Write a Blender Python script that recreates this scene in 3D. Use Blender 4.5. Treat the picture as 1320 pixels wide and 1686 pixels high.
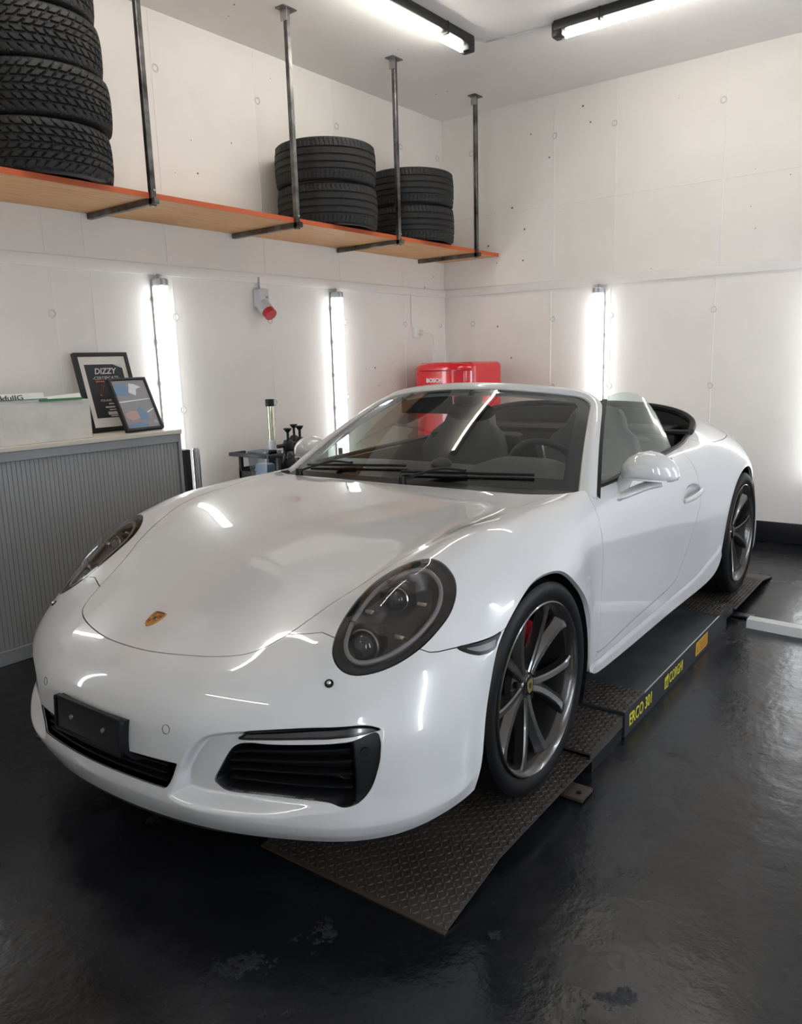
import bpy, bmesh, math, random
import numpy as np
from mathutils import Matrix, Vector

scene = bpy.context.scene
for _o in list(bpy.data.objects):
    bpy.data.objects.remove(_o)
COL = scene.collection
R = math.radians

# ------------------------------------------------------------------ camera
CAM_POS = (1.9999, 1.9173, 1.3872)
YAW, PITCH, ROLL = R(217.711), R(11.019), R(1.646)
def _camera():
    f = np.array([math.cos(YAW)*math.cos(PITCH), math.sin(YAW)*math.cos(PITCH), -math.sin(PITCH)])
    r = np.array([math.sin(YAW), -math.cos(YAW), 0.0])
    d = np.cross(f, r)
    r2 = r*math.cos(ROLL)+d*math.sin(ROLL)
    d2 = -r*math.sin(ROLL)+d*math.cos(ROLL)
    cd = bpy.data.cameras.new('camera'); co = bpy.data.objects.new('camera', cd); COL.objects.link(co)
    M = Matrix.Identity(4)
    for i in range(3):
        M[i][0] = r2[i]; M[i][1] = -d2[i]; M[i][2] = -f[i]; M[i][3] = CAM_POS[i]
    co.matrix_world = M
    cd.sensor_fit = 'VERTICAL'; cd.sensor_height = 36.0; cd.lens = 36.0*1282.6/1686.0
    cd.clip_start = 0.05; cd.clip_end = 60
    scene.camera = co
_camera()

# ------------------------------------------------------------------ world and exposure
w = bpy.data.worlds.new('world'); scene.world = w; w.use_nodes = True
w.node_tree.nodes['Background'].inputs[0].default_value = (0.75, 0.85, 1.0, 1)
w.node_tree.nodes['Background'].inputs[1].default_value = 0.3
vs = scene.view_settings
vs.view_transform = 'Standard'; vs.look = 'None'; vs.gamma = 1.0; vs.exposure = 0.92
try: vs.use_curve_mapping = False
except Exception: pass
E_WALL = 4.1      # emission of the vertical wall tubes
E_CEIL = 19.0      # emission of the ceiling tubes

# room dimensions (metres, z = 0 is the floor)
XW, YW, XF, YR, ZC = -4.08, -2.21, 4.0, 2.75, 3.42
LEDGE = 1.995

# ------------------------------------------------------------------ helpers
def obj(name, me, mat=None, parent=None, loc=None, rot=None):
    o = bpy.data.objects.new(name, me); COL.objects.link(o)
    if mat is not None:
        if isinstance(mat, (list, tuple)):
            for m in mat: me.materials.append(m)
        elif len(me.materials) == 0: me.materials.append(mat)
    if parent is not None: o.parent = parent
    if loc is not None: o.location = loc
    if rot is not None: o.rotation_euler = rot
    return o
def tag(o, label, cat, group=None, kind=None):
    o['label'] = label
    if cat: o['category'] = cat
    if group: o['group'] = group
    if kind: o['kind'] = kind
    return o
def struct(o, label=None):
    o['kind'] = 'structure'
    if label: o['label'] = label
    return o
def empty(name, loc=(0,0,0), rot=(0,0,0), parent=None):
    o = bpy.data.objects.new(name, None); COL.objects.link(o)
    o.location = loc; o.rotation_euler = rot; o.empty_display_size = 0.1
    if parent is not None: o.parent = parent
    return o
def copy_tree(o, parent=None):
    c = o.copy(); COL.objects.link(c)
    if parent is not None: c.parent = parent
    for ch in list(o.children): copy_tree(ch, c)
    return c
def me_new(name, V, F, smooth=False):
    me = bpy.data.meshes.new(name)
    me.from_pydata([tuple(map(float, v)) for v in V], [], [tuple(int(i) for i in f) for f in F]); me.update()
    if smooth: me.polygons.foreach_set('use_smooth', [True]*len(me.polygons))
    return me
def me_np(name, V, T, N=None):
    """triangle mesh from arrays, optional vertex normals"""
    me = bpy.data.meshes.new(name)
    V = np.asarray(V, np.float32); T = np.asarray(T, np.int32)
    me.vertices.add(len(V)); me.vertices.foreach_set('co', V.ravel())
    me.loops.add(T.size); me.loops.foreach_set('vertex_index', T.ravel())
    me.polygons.add(len(T)); k = T.shape[1]
    me.polygons.foreach_set('loop_start', np.arange(len(T), dtype=np.int32)*k)
    try: me.polygons.foreach_set('loop_total', np.full(len(T), k, np.int32))
    except Exception: pass
    me.polygons.foreach_set('use_smooth', np.ones(len(T), bool))
    me.update(calc_edges=True); me.validate()
    if N is not None and len(me.polygons) == len(T):
        me.normals_split_custom_set_from_vertices(np.asarray(N, np.float32).tolist())
    return me
class MB:
    """collects simple solids and builds ONE mesh object"""
    def __init__(s): s.bm = bmesh.new()
    def box(s, c, d, rz=0, bev=0, M=None, seg=2):
        T = Matrix.Translation(c) @ Matrix.Rotation(rz, 4, 'Z')
        if M is not None: T = M @ T
        r = bmesh.ops.create_cube(s.bm, size=1.0, matrix=T @ Matrix.Diagonal((d[0], d[1], d[2], 1)))
        if bev:
            es = list({e for v in r['verts'] for e in v.link_edges})
            bmesh.ops.bevel(s.bm, geom=es, offset=bev, segments=seg, profile=.5, affect='EDGES')
        return s
    def cyl(s, a, b, r, r2=None, n=24, cap=True):
        a = Vector(a); b = Vector(b); d = b-a
        M = Matrix.Translation((a+b)/2) @ d.to_track_quat('Z', 'Y').to_matrix().to_4x4()
        bmesh.ops.create_cone(s.bm, cap_ends=cap, segments=n, radius1=r, radius2=r if r2 is None else r2, depth=d.length, matrix=M)
        return s
    def sphere(s, c, r, sc=(1,1,1), n=20, M=None):
        T = Matrix.Translation(c) @ Matrix.Diagonal((sc[0], sc[1], sc[2], 1))
        if M is not None: T = M @ T
        bmesh.ops.create_uvsphere(s.bm, u_segments=n, v_segments=max(8, n*2//3), radius=r, matrix=T)
        return s
    def prism(s, poly, z0, z1, M=None):
        """polygon in xy, extruded z0..z1"""
        lo = [s.bm.verts.new((p[0], p[1], z0)) for p in poly]; hi = [s.bm.verts.new((p[0], p[1], z1)) for p in poly]
        if M is not None:
            for v in lo+hi: v.co = M @ v.co
        n = len(poly)
        s.bm.faces.new(lo[::-1]); s.bm.faces.new(hi)
        for i in range(n): s.bm.faces.new((lo[i], lo[(i+1) % n], hi[(i+1) % n], hi[i]))
        return s
    def tube(s, pts, r, n=10, closed=False):
        V, F = sweep_vf(pts, [(math.cos(t)*r, math.sin(t)*r) for t in np.linspace(0, 2*math.pi, n, endpoint=False)], closed=closed)
        s.raw(V, F); return s
    def raw(s, V, F):
        vs_ = [s.bm.verts.new(tuple(map(float, v))) for v in V]
        for f in F:
            try: s.bm.faces.new([vs_[int(i)] for i in f])
            except ValueError: pass
        return s
    def lathe(s, prof, c=(0,0,0), axis='Z', n=32, close=False):
        """prof: (r, h) pairs"""
        V, F = lathe_vf(prof, n, close)
        V = np.array(V)
        if axis == 'Y': V = V[:, [0, 2, 1]] * [1, 1, 1]
        if axis == 'X': V = V[:, [2, 0, 1]]
        s.raw(V+np.array(c), F); return s
    def build(s, name, mat, parent=None, smooth=True, angle=35, loc=None, rot=None):
        bmesh.ops.recalc_face_normals(s.bm, faces=s.bm.faces)
        me = bpy.data.meshes.new(name); s.bm.to_mesh(me); s.bm.free()
        if smooth: shade(me, angle)
        return obj(name, me, mat, parent, loc, rot)
def shade(me, angle=35):
    me.polygons.foreach_set('use_smooth', [True]*len(me.polygons))
    if hasattr(me, 'set_sharp_from_angle'): me.set_sharp_from_angle(angle=R(angle))
def lathe_vf(prof, n=32, close=False):
    V = []; F = []; m = len(prof)
    for i in range(n):
        a = 2*math.pi*i/n
        for r, h in prof: V.append((r*math.cos(a), r*math.sin(a), h))
    for i in range(n):
        k = (i+1) % n
        for j in range(m if close else m-1):
            l = (j+1) % m
            F.append((i*m+j, k*m+j, k*m+l, i*m+l))
    return V, F
def sweep_vf(pts, prof, closed=False, up=(0,0,1), scale=None, caps=True):
    P = np.asarray(pts, float); n = len(P); m = len(prof); V = []; F = []
    if closed: T = np.roll(P, -1, 0)-np.roll(P, 1, 0)
    else:
        T = np.gradient(P, axis=0)
    T /= np.linalg.norm(T, axis=1, keepdims=True)+1e-12
    upv = np.array(up, float); prev = None
    for i in range(n):
        t = T[i]
        if prev is None:
            a = upv-t*(upv@t)
            if np.linalg.norm(a) < 1e-3: a = np.array([1., 0, 0])-t*t[0]
        else: a = prev-t*(prev@t)
        a /= np.linalg.norm(a); prev = a; b = np.cross(t, a)
        s_ = 1.0 if scale is None else scale[i]
        for x, y in prof: V.append(P[i]+(b*x+a*y)*s_)
    for i in range(n if closed else n-1):
        k = (i+1) % n
        for j in range(m): F.append((i*m+j, k*m+j, k*m+(j+1) % m, i*m+(j+1) % m))
    if not closed and caps:
        F.append(tuple(range(m))[::-1]); F.append(tuple((n-1)*m+j for j in range(m)))
    return V, F
def crom(pts, n=12, closed=False):
    """Catmull-Rom resample"""
    P = np.asarray(pts, float)
    if closed: Q = np.concatenate([P[-1:], P, P[:2]])
    else: Q = np.concatenate([2*P[:1]-P[1:2], P, 2*P[-1:]-P[-2:-1]])
    out = []
    for i in range(1, len(Q)-2):
        p0, p1, p2, p3 = Q[i-1:i+3]
        for t in np.linspace(0, 1, n, endpoint=False):
            out.append(.5*((2*p1)+(-p0+p2)*t+(2*p0-5*p1+4*p2-p3)*t*t+(-p0+3*p1-3*p2+p3)*t**3))
    if not closed: out.append(Q[-2])
    return np.array(out)
def rrect(w, h, r, n=4):
    out = []
    for cx, cy, a0 in ((w/2-r, h/2-r, 0), (-w/2+r, h/2-r, 90), (-w/2+r, -h/2+r, 180), (w/2-r, -h/2+r, 270)):
        for k in range(n+1):
            a = R(a0+90*k/n); out.append((cx+r*math.cos(a), cy+r*math.sin(a)))
    return out
def text_obj(name, s, size, M, mat, parent=None, depth=.0008, align='CENTER', sx=1.0, shear=0, bold=0):
    cu = bpy.data.curves.new(name, 'FONT'); cu.body = s; cu.size = size; cu.align_x = align; cu.align_y = 'CENTER'
    cu.extrude = depth; cu.shear = shear; cu.offset = bold; cu.resolution_u = 3
    t = bpy.data.objects.new(name, cu); COL.objects.link(t)
    bpy.context.view_layer.update()
    me = bpy.data.meshes.new_from_object(t.evaluated_get(bpy.context.evaluated_depsgraph_get()))
    bpy.data.objects.remove(t)
    me.transform(M @ Matrix.Diagonal((sx, 1, 1, 1)))
    me.materials.clear()
    return obj(name, me, mat, parent)
def frame_M(origin, xaxis, yaxis):
    """matrix with given x and y directions (z = x cross y)"""
    x = Vector(xaxis).normalized(); y = Vector(yaxis); z = x.cross(y).normalized(); y = z.cross(x)
    M = Matrix.Identity(4)
    for i in range(3): M[i][0] = x[i]; M[i][1] = y[i]; M[i][2] = z[i]; M[i][3] = origin[i]
    return M

# ------------------------------------------------------------------ materials
def mat(name, col, rough=.5, metal=0, coat=0, emit=None, estr=0, spec=.5, trans=0, ior=1.45, alpha=None):
    m = bpy.data.materials.new(name); m.use_nodes = True
    b = m.node_tree.nodes['Principled BSDF']
    b.inputs['Base Color'].default_value = (*col, 1); b.inputs['Roughness'].default_value = rough
    b.inputs['Metallic'].default_value = metal; b.inputs['Coat Weight'].default_value = coat
    b.inputs['Coat Roughness'].default_value = .02
    b.inputs['Specular IOR Level'].default_value = spec; b.inputs['IOR'].default_value = ior
    b.inputs['Transmission Weight'].default_value = trans
    if emit: b.inputs['Emission Color'].default_value = (*emit, 1); b.inputs['Emission Strength'].default_value = estr
    return m
def nd(m, t, **kw):
    n = m.node_tree.nodes.new(t)
    for k, v in kw.items():
        if k.startswith('i_'): n.inputs[k[2:].replace('_', ' ')].default_value = v
        else: setattr(n, k, v)
    return n
def lk(m, a, b): m.node_tree.links.new(a, b)
def bsdf(m): return m.node_tree.nodes['Principled BSDF']
def noise_col(m, c1, c2, scale=5, detail=6, rough=.6, lo=.35, hi=.65, coords='Object', stretch=None):
    tc = nd(m, 'ShaderNodeTexCoord'); n = nd(m, 'ShaderNodeTexNoise'); n.inputs['Scale'].default_value = scale
    n.inputs['Detail'].default_value = detail; n.inputs['Roughness'].default_value = rough
    src = tc.outputs[coords]
    if stretch:
        mp = nd(m, 'ShaderNodeMapping'); mp.inputs['Scale'].default_value = stretch; lk(m, src, mp.inputs[0]); src = mp.outputs[0]
    lk(m, src, n.inputs['Vector'])
    cr = nd(m, 'ShaderNodeValToRGB'); cr.color_ramp.elements[0].position = lo; cr.color_ramp.elements[1].position = hi
    cr.color_ramp.elements[0].color = (*c1, 1); cr.color_ramp.elements[1].color = (*c2, 1)
    lk(m, n.outputs['Fac'], cr.inputs[0]); lk(m, cr.outputs[0], bsdf(m).inputs['Base Color'])
    return src, n, cr
def bump(m, src, scale, strength, dist=.01, detail=4, rough=.6, prev=None):
    n = nd(m, 'ShaderNodeTexNoise'); n.inputs['Scale'].default_value = scale; n.inputs['Detail'].default_value = detail; n.inputs['Roughness'].default_value = rough
    lk(m, src, n.inputs['Vector'])
    b = nd(m, 'ShaderNodeBump'); b.inputs['Strength'].default_value = strength; b.inputs['Distance'].default_value = dist
    lk(m, n.outputs['Fac'], b.inputs['Height'])
    if prev is not None: lk(m, prev.outputs[0], b.inputs['Normal'])
    lk(m, b.outputs[0], bsdf(m).inputs['Normal'])
    return b, n
def glass_mat(name, tint=(.93, .96, .95), ior=1.45, rough=0.0, trans_mul=1.0):
    """thin pane: transparent body with a Fresnel reflection"""
    m = bpy.data.materials.new(name); m.use_nodes = True; nt = m.node_tree; nt.nodes.clear()
    out = nt.nodes.new('ShaderNodeOutputMaterial'); mix = nt.nodes.new('ShaderNodeMixShader')
    tr = nt.nodes.new('ShaderNodeBsdfTransparent'); gl = nt.nodes.new('ShaderNodeBsdfGlossy'); lw = nt.nodes.new('ShaderNodeLayerWeight'); pw = nt.nodes.new('ShaderNodeMath'); mr = nt.nodes.new('ShaderNodeMapRange')
    tr.inputs[0].default_value = (*tint, 1); gl.inputs['Roughness'].default_value = rough; lw.inputs[0].default_value = .5; pw.operation = 'POWER'; pw.inputs[1].default_value = 5.0
    f0 = ((ior-1)/(ior+1))**2*2; mr.inputs['To Min'].default_value = f0
    nt.links.new(lw.outputs['Facing'], pw.inputs[0]); nt.links.new(pw.outputs[0], mr.inputs['Value']); nt.links.new(mr.outputs[0], mix.inputs[0]); nt.links.new(tr.outputs[0], mix.inputs[1]); nt.links.new(gl.outputs[0], mix.inputs[2])
    nt.links.new(mix.outputs[0], out.inputs[0])
    return m

M = {}
# painted cast concrete
def concrete(name, c1, c2):
    m = mat(name, c1, .62, spec=.3)
    src, n, cr = noise_col(m, c1, c2, 1.3, 8, .62, .3, .7)
    b, _ = bump(m, src, 2.2, .25, .02, 3)
    b, _ = bump(m, src, 46, .12, .004, 5, .7, prev=b)
    # small blow holes
    vo = nd(m, 'ShaderNodeTexVoronoi', feature='F1'); vo.inputs['Scale'].default_value = 8.0; vo.inputs['Randomness'].default_value = 1
    lk(m, src, vo.inputs['Vector'])
    no = nd(m, 'ShaderNodeTexNoise'); no.inputs['Scale'].default_value = 1.1; no.inputs['Detail'].default_value = 2; lk(m, src, no.inputs['Vector'])
    rad = nd(m, 'ShaderNodeMapRange'); rad.inputs['From Min'].default_value = .42; rad.inputs['From Max'].default_value = .72
    rad.inputs['To Min'].default_value = 0; rad.inputs['To Max'].default_value = .085; lk(m, no.outputs['Fac'], rad.inputs['Value'])
    lt = nd(m, 'ShaderNodeMath', operation='LESS_THAN'); lk(m, vo.outputs['Distance'], lt.inputs[0]); lk(m, rad.outputs[0], lt.inputs[1])
    mx = nd(m, 'ShaderNodeMix', data_type='RGBA'); lk(m, lt.outputs[0], mx.inputs['Factor']); lk(m, cr.outputs[0], mx.inputs[6])
    mx.inputs[7].default_value = (.16, .145, .13, 1); lk(m, mx.outputs[2], bsdf(m).inputs['Base Color'])
    return m
M['wall'] = concrete('painted_concrete', (.745, .71, .665), (.81, .775, .73))
M['ceiling'] = concrete('ceiling_concrete', (.77, .755, .73), (.84, .82, .795))
M['trim'] = mat('painted_trim', (.76, .735, .71), .5)
M['plug'] = mat('tie_hole_plug', (.60, .58, .56), .6)
M['skirt'] = mat('black_skirting', (.012, .012, .013), .35)
def _floor():
    m = mat('black_epoxy_floor', (.016, .017, .02), .3, spec=.5)
    src, n, cr = noise_col(m, (.0052, .0055, .007), (.012, .0125, .015), 1.6, 8, .65, .3, .75)
    rr = nd(m, 'ShaderNodeMapRange'); n2 = nd(m, 'ShaderNodeTexNoise'); n2.inputs['Scale'].default_value = 3.2; n2.inputs['Detail'].default_value = 6
    lk(m, src, n2.inputs['Vector']); lk(m, n2.outputs['Fac'], rr.inputs['Value'])
    rr.inputs['From Min'].default_value = .3; rr.inputs['From Max'].default_value = .7; rr.inputs['To Min'].default_value = .17; rr.inputs['To Max'].default_value = .33
    lk(m, rr.outputs[0], bsdf(m).inputs['Roughness'])
    b, _ = bump(m, src, 7, .35, .012, 5, .55)
    b, n3 = bump(m, src, 38, .22, .004, 4, .6, prev=b)
    # chipped rough patches
    n4 = nd(m, 'ShaderNodeTexNoise'); n4.inputs['Scale'].default_value = 2.3; n4.inputs['Detail'].default_value = 9; n4.inputs['Roughness'].default_value = .78
    lk(m, src, n4.inputs['Vector'])
    mr = nd(m, 'ShaderNodeMapRange'); mr.inputs['From Min'].default_value = .60; mr.inputs['From Max'].default_value = .68; lk(m, n4.outputs['Fac'], mr.inputs['Value'])
    b2 = nd(m, 'ShaderNodeBump'); b2.inputs['Strength'].default_value = .9; b2.inputs['Distance'].default_value = .004
    lk(m, mr.outputs[0], b2.inputs['Height']); lk(m, b.outputs[0], b2.inputs['Normal']); lk(m, b2.outputs[0], bsdf(m).inputs['Normal'])
    return m
M['floor'] = _floor()
M['tube'] = mat('lit_tube', (1, 1, 1), .4, emit=(.93, .97, 1.0), estr=E_WALL)
M['tube_cool'] = mat('lit_tube_cool', (1, 1, 1), .4, emit=(.80, .88, 1.0), estr=E_WALL*3.9)  # boosted and bluer, for the added right-wall tubes lighting the car's near side
M['ctube'] = mat('lit_ceiling_tube', (1, 1, 1), .4, emit=(1.0, .95, .86), estr=E_CEIL)
M['lamp_grey'] = mat('lamp_grey_plastic', (.35, .35, .36), .4)
M['lamp_clear'] = mat('lamp_clear_plastic', (.62, .64, .68), .15, spec=.6)
M['lamp_black'] = mat('lamp_black_plastic', (.012, .012, .012), .4)
M['steel'] = mat('raw_steel', (.16, .155, .15), .38, metal=.9)
_s, _n, _c = noise_col(M['steel'], (.055, .05, .048), (.24, .235, .23), 9, 6, .6, .35, .7)
M['zinc'] = mat('zinc_bolt', (.5, .5, .5), .3, metal=1)
def _ply():
    m = mat('plywood', (.62, .33, .14), .5)
    noise_col(m, (.50, .26, .10), (.70, .41, .19), 3, 5, .6, .3, .7, stretch=(1.2, 14, 14))
    return m
M['ply'] = _ply()
M['ply_edge'] = mat('orange_shelf_edge', (.52, .10, .03), .5)
M['rubber'] = mat('tyre_rubber', (.014, .014, .015), .55, spec=.4)
bump(M['rubber'], nd(M['rubber'], 'ShaderNodeTexCoord').outputs['Object'], 60, .15, .002)
M['rubber_car'] = mat('dressed_tyre_rubber', (.0045, .0045, .005), .48, spec=.25)
M['white_paint'] = mat('white_car_paint', (.62, .622, .618), .33, coat=1.0, spec=.5); bsdf(M['white_paint']).inputs['Coat IOR'].default_value = 1.7
M['black_gloss'] = mat('black_gloss', (.005, .005, .006), .22)
M['black_plastic'] = mat('black_plastic', (.007, .007, .008), .42, spec=.35)
M['black_matte'] = mat('black_matte', (.004, .004, .005), .8, spec=.2)
M['interior'] = mat('interior_grey_leather', (.030, .031, .033), .5)
bump(M['interior'], nd(M['interior'], 'ShaderNodeTexCoord').outputs['Object'], 220, .15, .001)
M['interior_dark'] = mat('interior_dark', (.013, .013, .014), .55)
M['chrome'] = mat('chrome', (.75, .75, .76), .08, metal=1)
M['alu'] = mat('aluminium', (.55, .56, .57), .28, metal=1)
M['rim'] = mat('rim_dark_grey', (.10, .095, .090), .26, metal=.8, coat=.5)
M['rim_in'] = mat('rim_barrel', (.035, .034, .033), .4, metal=.7)
M['disc'] = mat('brake_disc', (.22, .21, .20), .35, metal=1)
M['red'] = mat('red_caliper', (.45, .012, .015), .35, coat=.5)
M['glass'] = glass_mat('windscreen_glass', (.80, .84, .82))
M['side_glass'] = glass_mat('side_glass', (.86, .93, .90))
M['lens'] = glass_mat('headlamp_lens', (.80, .80, .80))
M['hl_dark'] = mat('headlamp_housing', (.085, .076, .071), .28, metal=.5)
M['hl_mid'] = mat('headlamp_reflector', (.42, .36, .32), .22, metal=.85)
M['hl_guide'] = mat('headlamp_light_guide', (.26, .25, .25), .25)
M['hl_black'] = mat('headlamp_black', (.005, .005, .005), .2)
M['lens_glass'] = mat('projector_glass', (.02, .022, .025), .03, coat=1)
M['smoked'] = mat('smoked_lamp', (.035, .033, .034), .15, coat=.6)
M['clear_ribbed'] = mat('clear_ribbed_lamp', (.14, .14, .14), .3, metal=.4)
M['gold'] = mat('crest_gold', (.60, .33, .10), .28, metal=.7)
M['crest_red'] = mat('crest_red', (.35, .02, .02), .35)
M['crest_black'] = mat('crest_black', (.01, .008, .008), .35)
M['crest_yellow'] = mat('cap_yellow', (.16, .12, .03), .4)
M['frit'] = mat('windscreen_frit', (.005, .005, .006), .1, coat=.5)
def _deck():
    m = mat('grey_lift_deck', (.03, .035, .037), .42, metal=.2)
    noise_col(m, (.030, .036, .038), (.085, .095, .098), 6, 8, .7, .3, .75)
    return m
M['lift_deck'] = _deck()
M['lift_side'] = mat('lift_side_paint', (.022, .025, .030), .38)
M['lift_edge'] = mat('worn_steel_edge', (.32, .32, .33), .35, metal=.9)
def _tread():
    m = mat('checker_plate', (.06, .05, .042), .42, metal=.55)
    noise_col(m, (.05, .043, .038), (.145, .123, .108), 5, 8, .7, .3, .75)
    return m
M['checker'] = _tread()
M['checker_hi'] = mat('checker_lozenge', (.085, .075, .067), .40, metal=.6)
M['rust'] = mat('rusty_bracket', (.060, .042, .032), .65, metal=.2)
M['decal_yellow'] = mat('yellow_decal', (.62, .55, .04), .5)
M['decal_orange'] = mat('orange_decal', (.55, .30, .03), .5)
M['decal_orange_dark'] = mat('orange_decal_print', (.30, .13, .02), .5)
M['white_concrete'] = mat('white_floor_beam', (.62, .62, .59), .6)
M['cab_frame'] = mat('cabinet_grey_frame', (.28, .29, .305), .4)
M['cab_slat'] = mat('cabinet_grey_slat', (.30, .302, .305), .42)
M['cab_gap'] = mat('cabinet_dark_back', (.16, .16, .165), .6)
M['cab_top'] = mat('cabinet_beige_top', (.60, .56, .49), .5)
M['carton'] = mat('white_carton', (.62, .60, .55), .65)
noise_col(M['carton'], (.55, .53, .48), (.68, .66, .61), 8, 6, .6, .3, .7)
M['green'] = mat('green_print', (.05, .20, .07), .6)
M['ink'] = mat('black_ink', (.02, .02, .02), .6)
M['paper'] = mat('cream_mat_board', (.74, .70, .63), .6)
M['poster'] = mat('certificate_black', (.028, .028, .034), .5)
M['poster_white'] = mat('certificate_white', (.62, .62, .62), .6)
M['poster_orange'] = mat('certificate_orange', (.75, .16, .06), .5)
M['frame_black'] = mat('frame_black', (.012, .012, .013), .4)
M['photo_grey'] = mat('photo_print_grey', (.25, .25, .27), .4)
M['photo_blue'] = mat('photo_print_blue', (.14, .24, .38), .4)
M['photo_skin'] = mat('photo_print_pink', (.42, .30, .28), .4)
M['photo_light'] = mat('photo_print_light', (.62, .65, .68), .4)
M['kraft'] = mat('brown_backing', (.20, .10, .05), .7)
M['fridge'] = mat('red_enamel', (.60, .008, .018), .2, coat=.8)
M['fridge_gap'] = mat('fridge_dark_gap', (.05, .002, .004), .5)
M['white_plastic'] = mat('white_plastic', (.72, .72, .70), .4)
M['grey_plastic'] = mat('light_grey_plastic', (.52, .53, .54), .4)
M['cee_red'] = mat('red_socket_plastic', (.50, .02, .03), .4)
M['trolley'] = mat('black_trolley_metal', (.014, .014, .016), .45)
M['bottle_black'] = mat('black_bottle', (.012, .012, .013), .22, coat=.3)
M['bottle_teal'] = mat('teal_sprayer', (.02, .09, .12), .3)
M['clear_tub'] = glass_mat('clear_tub_plastic', (.72, .77, .82), 1.4, .1)
M['sleeve'] = mat('chrome_yellow_tube', (.66, .66, .50), .15, metal=.75)
M['cloth'] = mat('pale_blue_cloth', (.45, .48, .55), .8)
M['white_light'] = mat('white_enamel', (.76, .76, .75), .4)
# ================================================================== ROOM
def slab(name, c, d, m, label):
    return struct(MB().box(c, d).build(name, m, smooth=False), label)
floor = slab('floor', ((XW+XF)/2, (YW+YR)/2, -.1), (XF-XW+.6, YR-YW+.6, .2), M['floor'], 'glossy black epoxy floor')
ceiling = slab('ceiling', ((XW+XF)/2, (YW+YR)/2, ZC+.1), (XF-XW+.6, YR-YW+.6, .2), M['ceiling'], 'pale concrete ceiling')
wall_left = slab('wall_left', ((XW+XF)/2, YW-.1, ZC/2), (XF-XW+.4, .2, ZC), M['wall'], 'white painted concrete wall behind the shelf')
wall_back = slab('wall_back', (XW-.1, (YW+YR)/2, ZC/2), (.2, YR-YW+.4, ZC), M['wall'], 'white painted concrete end wall')
wall_right = slab('wall_right', ((XW+XF)/2, YR+.1, ZC/2), (XF-XW+.4, .2, ZC), M['wall'], 'white painted concrete wall')
wall_front = slab('wall_front', (XF+.1, (YW+YR)/2, ZC/2), (.2, YR-YW+.4, ZC), M['wall'], 'white painted concrete wall with gate')
# projecting ledge band on both visible walls
def trim(name, c, d, label):
    return struct(MB().box(c, d, bev=.006).build(name, M['trim']), label)
trim('trim_1', ((XW+XF)/2, YW+.009, LEDGE-.032), (XF-XW, .022, .066), 'painted ledge band along the left wall')
trim('trim_2', (XW+.009, (YW+YR)/2, LEDGE-.032), (.022, YR-YW, .066), 'painted ledge band along the end wall')
bb = MB().box((XW+.012, (YW+YR)/2, .075), (.024, YR-YW, .15), bev=.004)
struct(bb.build('baseboard_back', M['skirt']), 'black skirting along the end wall')
struct(MB().box((0, YR-.012, .075), (7.9, .024, .15), bev=.004).build('baseboard_right', M['skirt']), 'black skirting')
# formwork seams and tie-hole plugs of the cast concrete
def seam(parent, c, d):
    MB().box(c, d, bev=.0015, seg=1).build('seam', M['trim'], parent)
for x in (-.307, -.54, -1.085, -1.89, -2.66, -3.45):
    seam(wall_left, (x, YW, 2.71), (.012, .005, 1.40)); seam(wall_left, (x-.02, YW, .96), (.012, .005, 1.92))
for y in (-1.13, -.61, .19, 1.0):
    seam(wall_back, (XW, y, 2.71), (.005, .012, 1.40)); seam(wall_back, (XW, y-.02, .96), (.005, .012, 1.92))
seam(wall_back, (XW, .27, 2.588), (.005, 4.9, .008))
pm = None
def plug(parent, p, ax):
    global pm
    if pm is None:
        pm = MB().lathe([(.0001, -.004), (.013, -.003), (.016, .003), (.021, .004), (.024, .002), (.025, -.004)], n=20).build('tie_plug', M['plug']).data
        bpy.data.objects.remove(bpy.data.objects['tie_plug'])
    o = obj('tie_plug', pm, None, parent); o.location = p
    o.rotation_euler = (R(-90), 0, 0) if ax == 'y' else (0, R(90), 0)
for x in (-.307, -1.107, -1.905, -2.689, -3.473, -4.0):
    for z in (1.688, 1.117, 3.108): plug(wall_left, (x, YW+.001, z), 'y')
for y in (-1.91, -1.122, -.625, .169, .96):
    for z in (1.69, 1.137, 3.11): plug(wall_back, (XW+.001, y, z), 'x')
# garage gate behind the camera: panels with a row of daylight panes
gate = empty('door_1', (XF, .2, 0)); struct(gate, 'white sectional gate behind the camera')
for k in range(5):
    z0 = .02+k*.52
    MB().box((-.02, 0, z0+.255), (.04, 3.6, .50), bev=.008).build('gate_panel', M['white_light'], gate)

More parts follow.
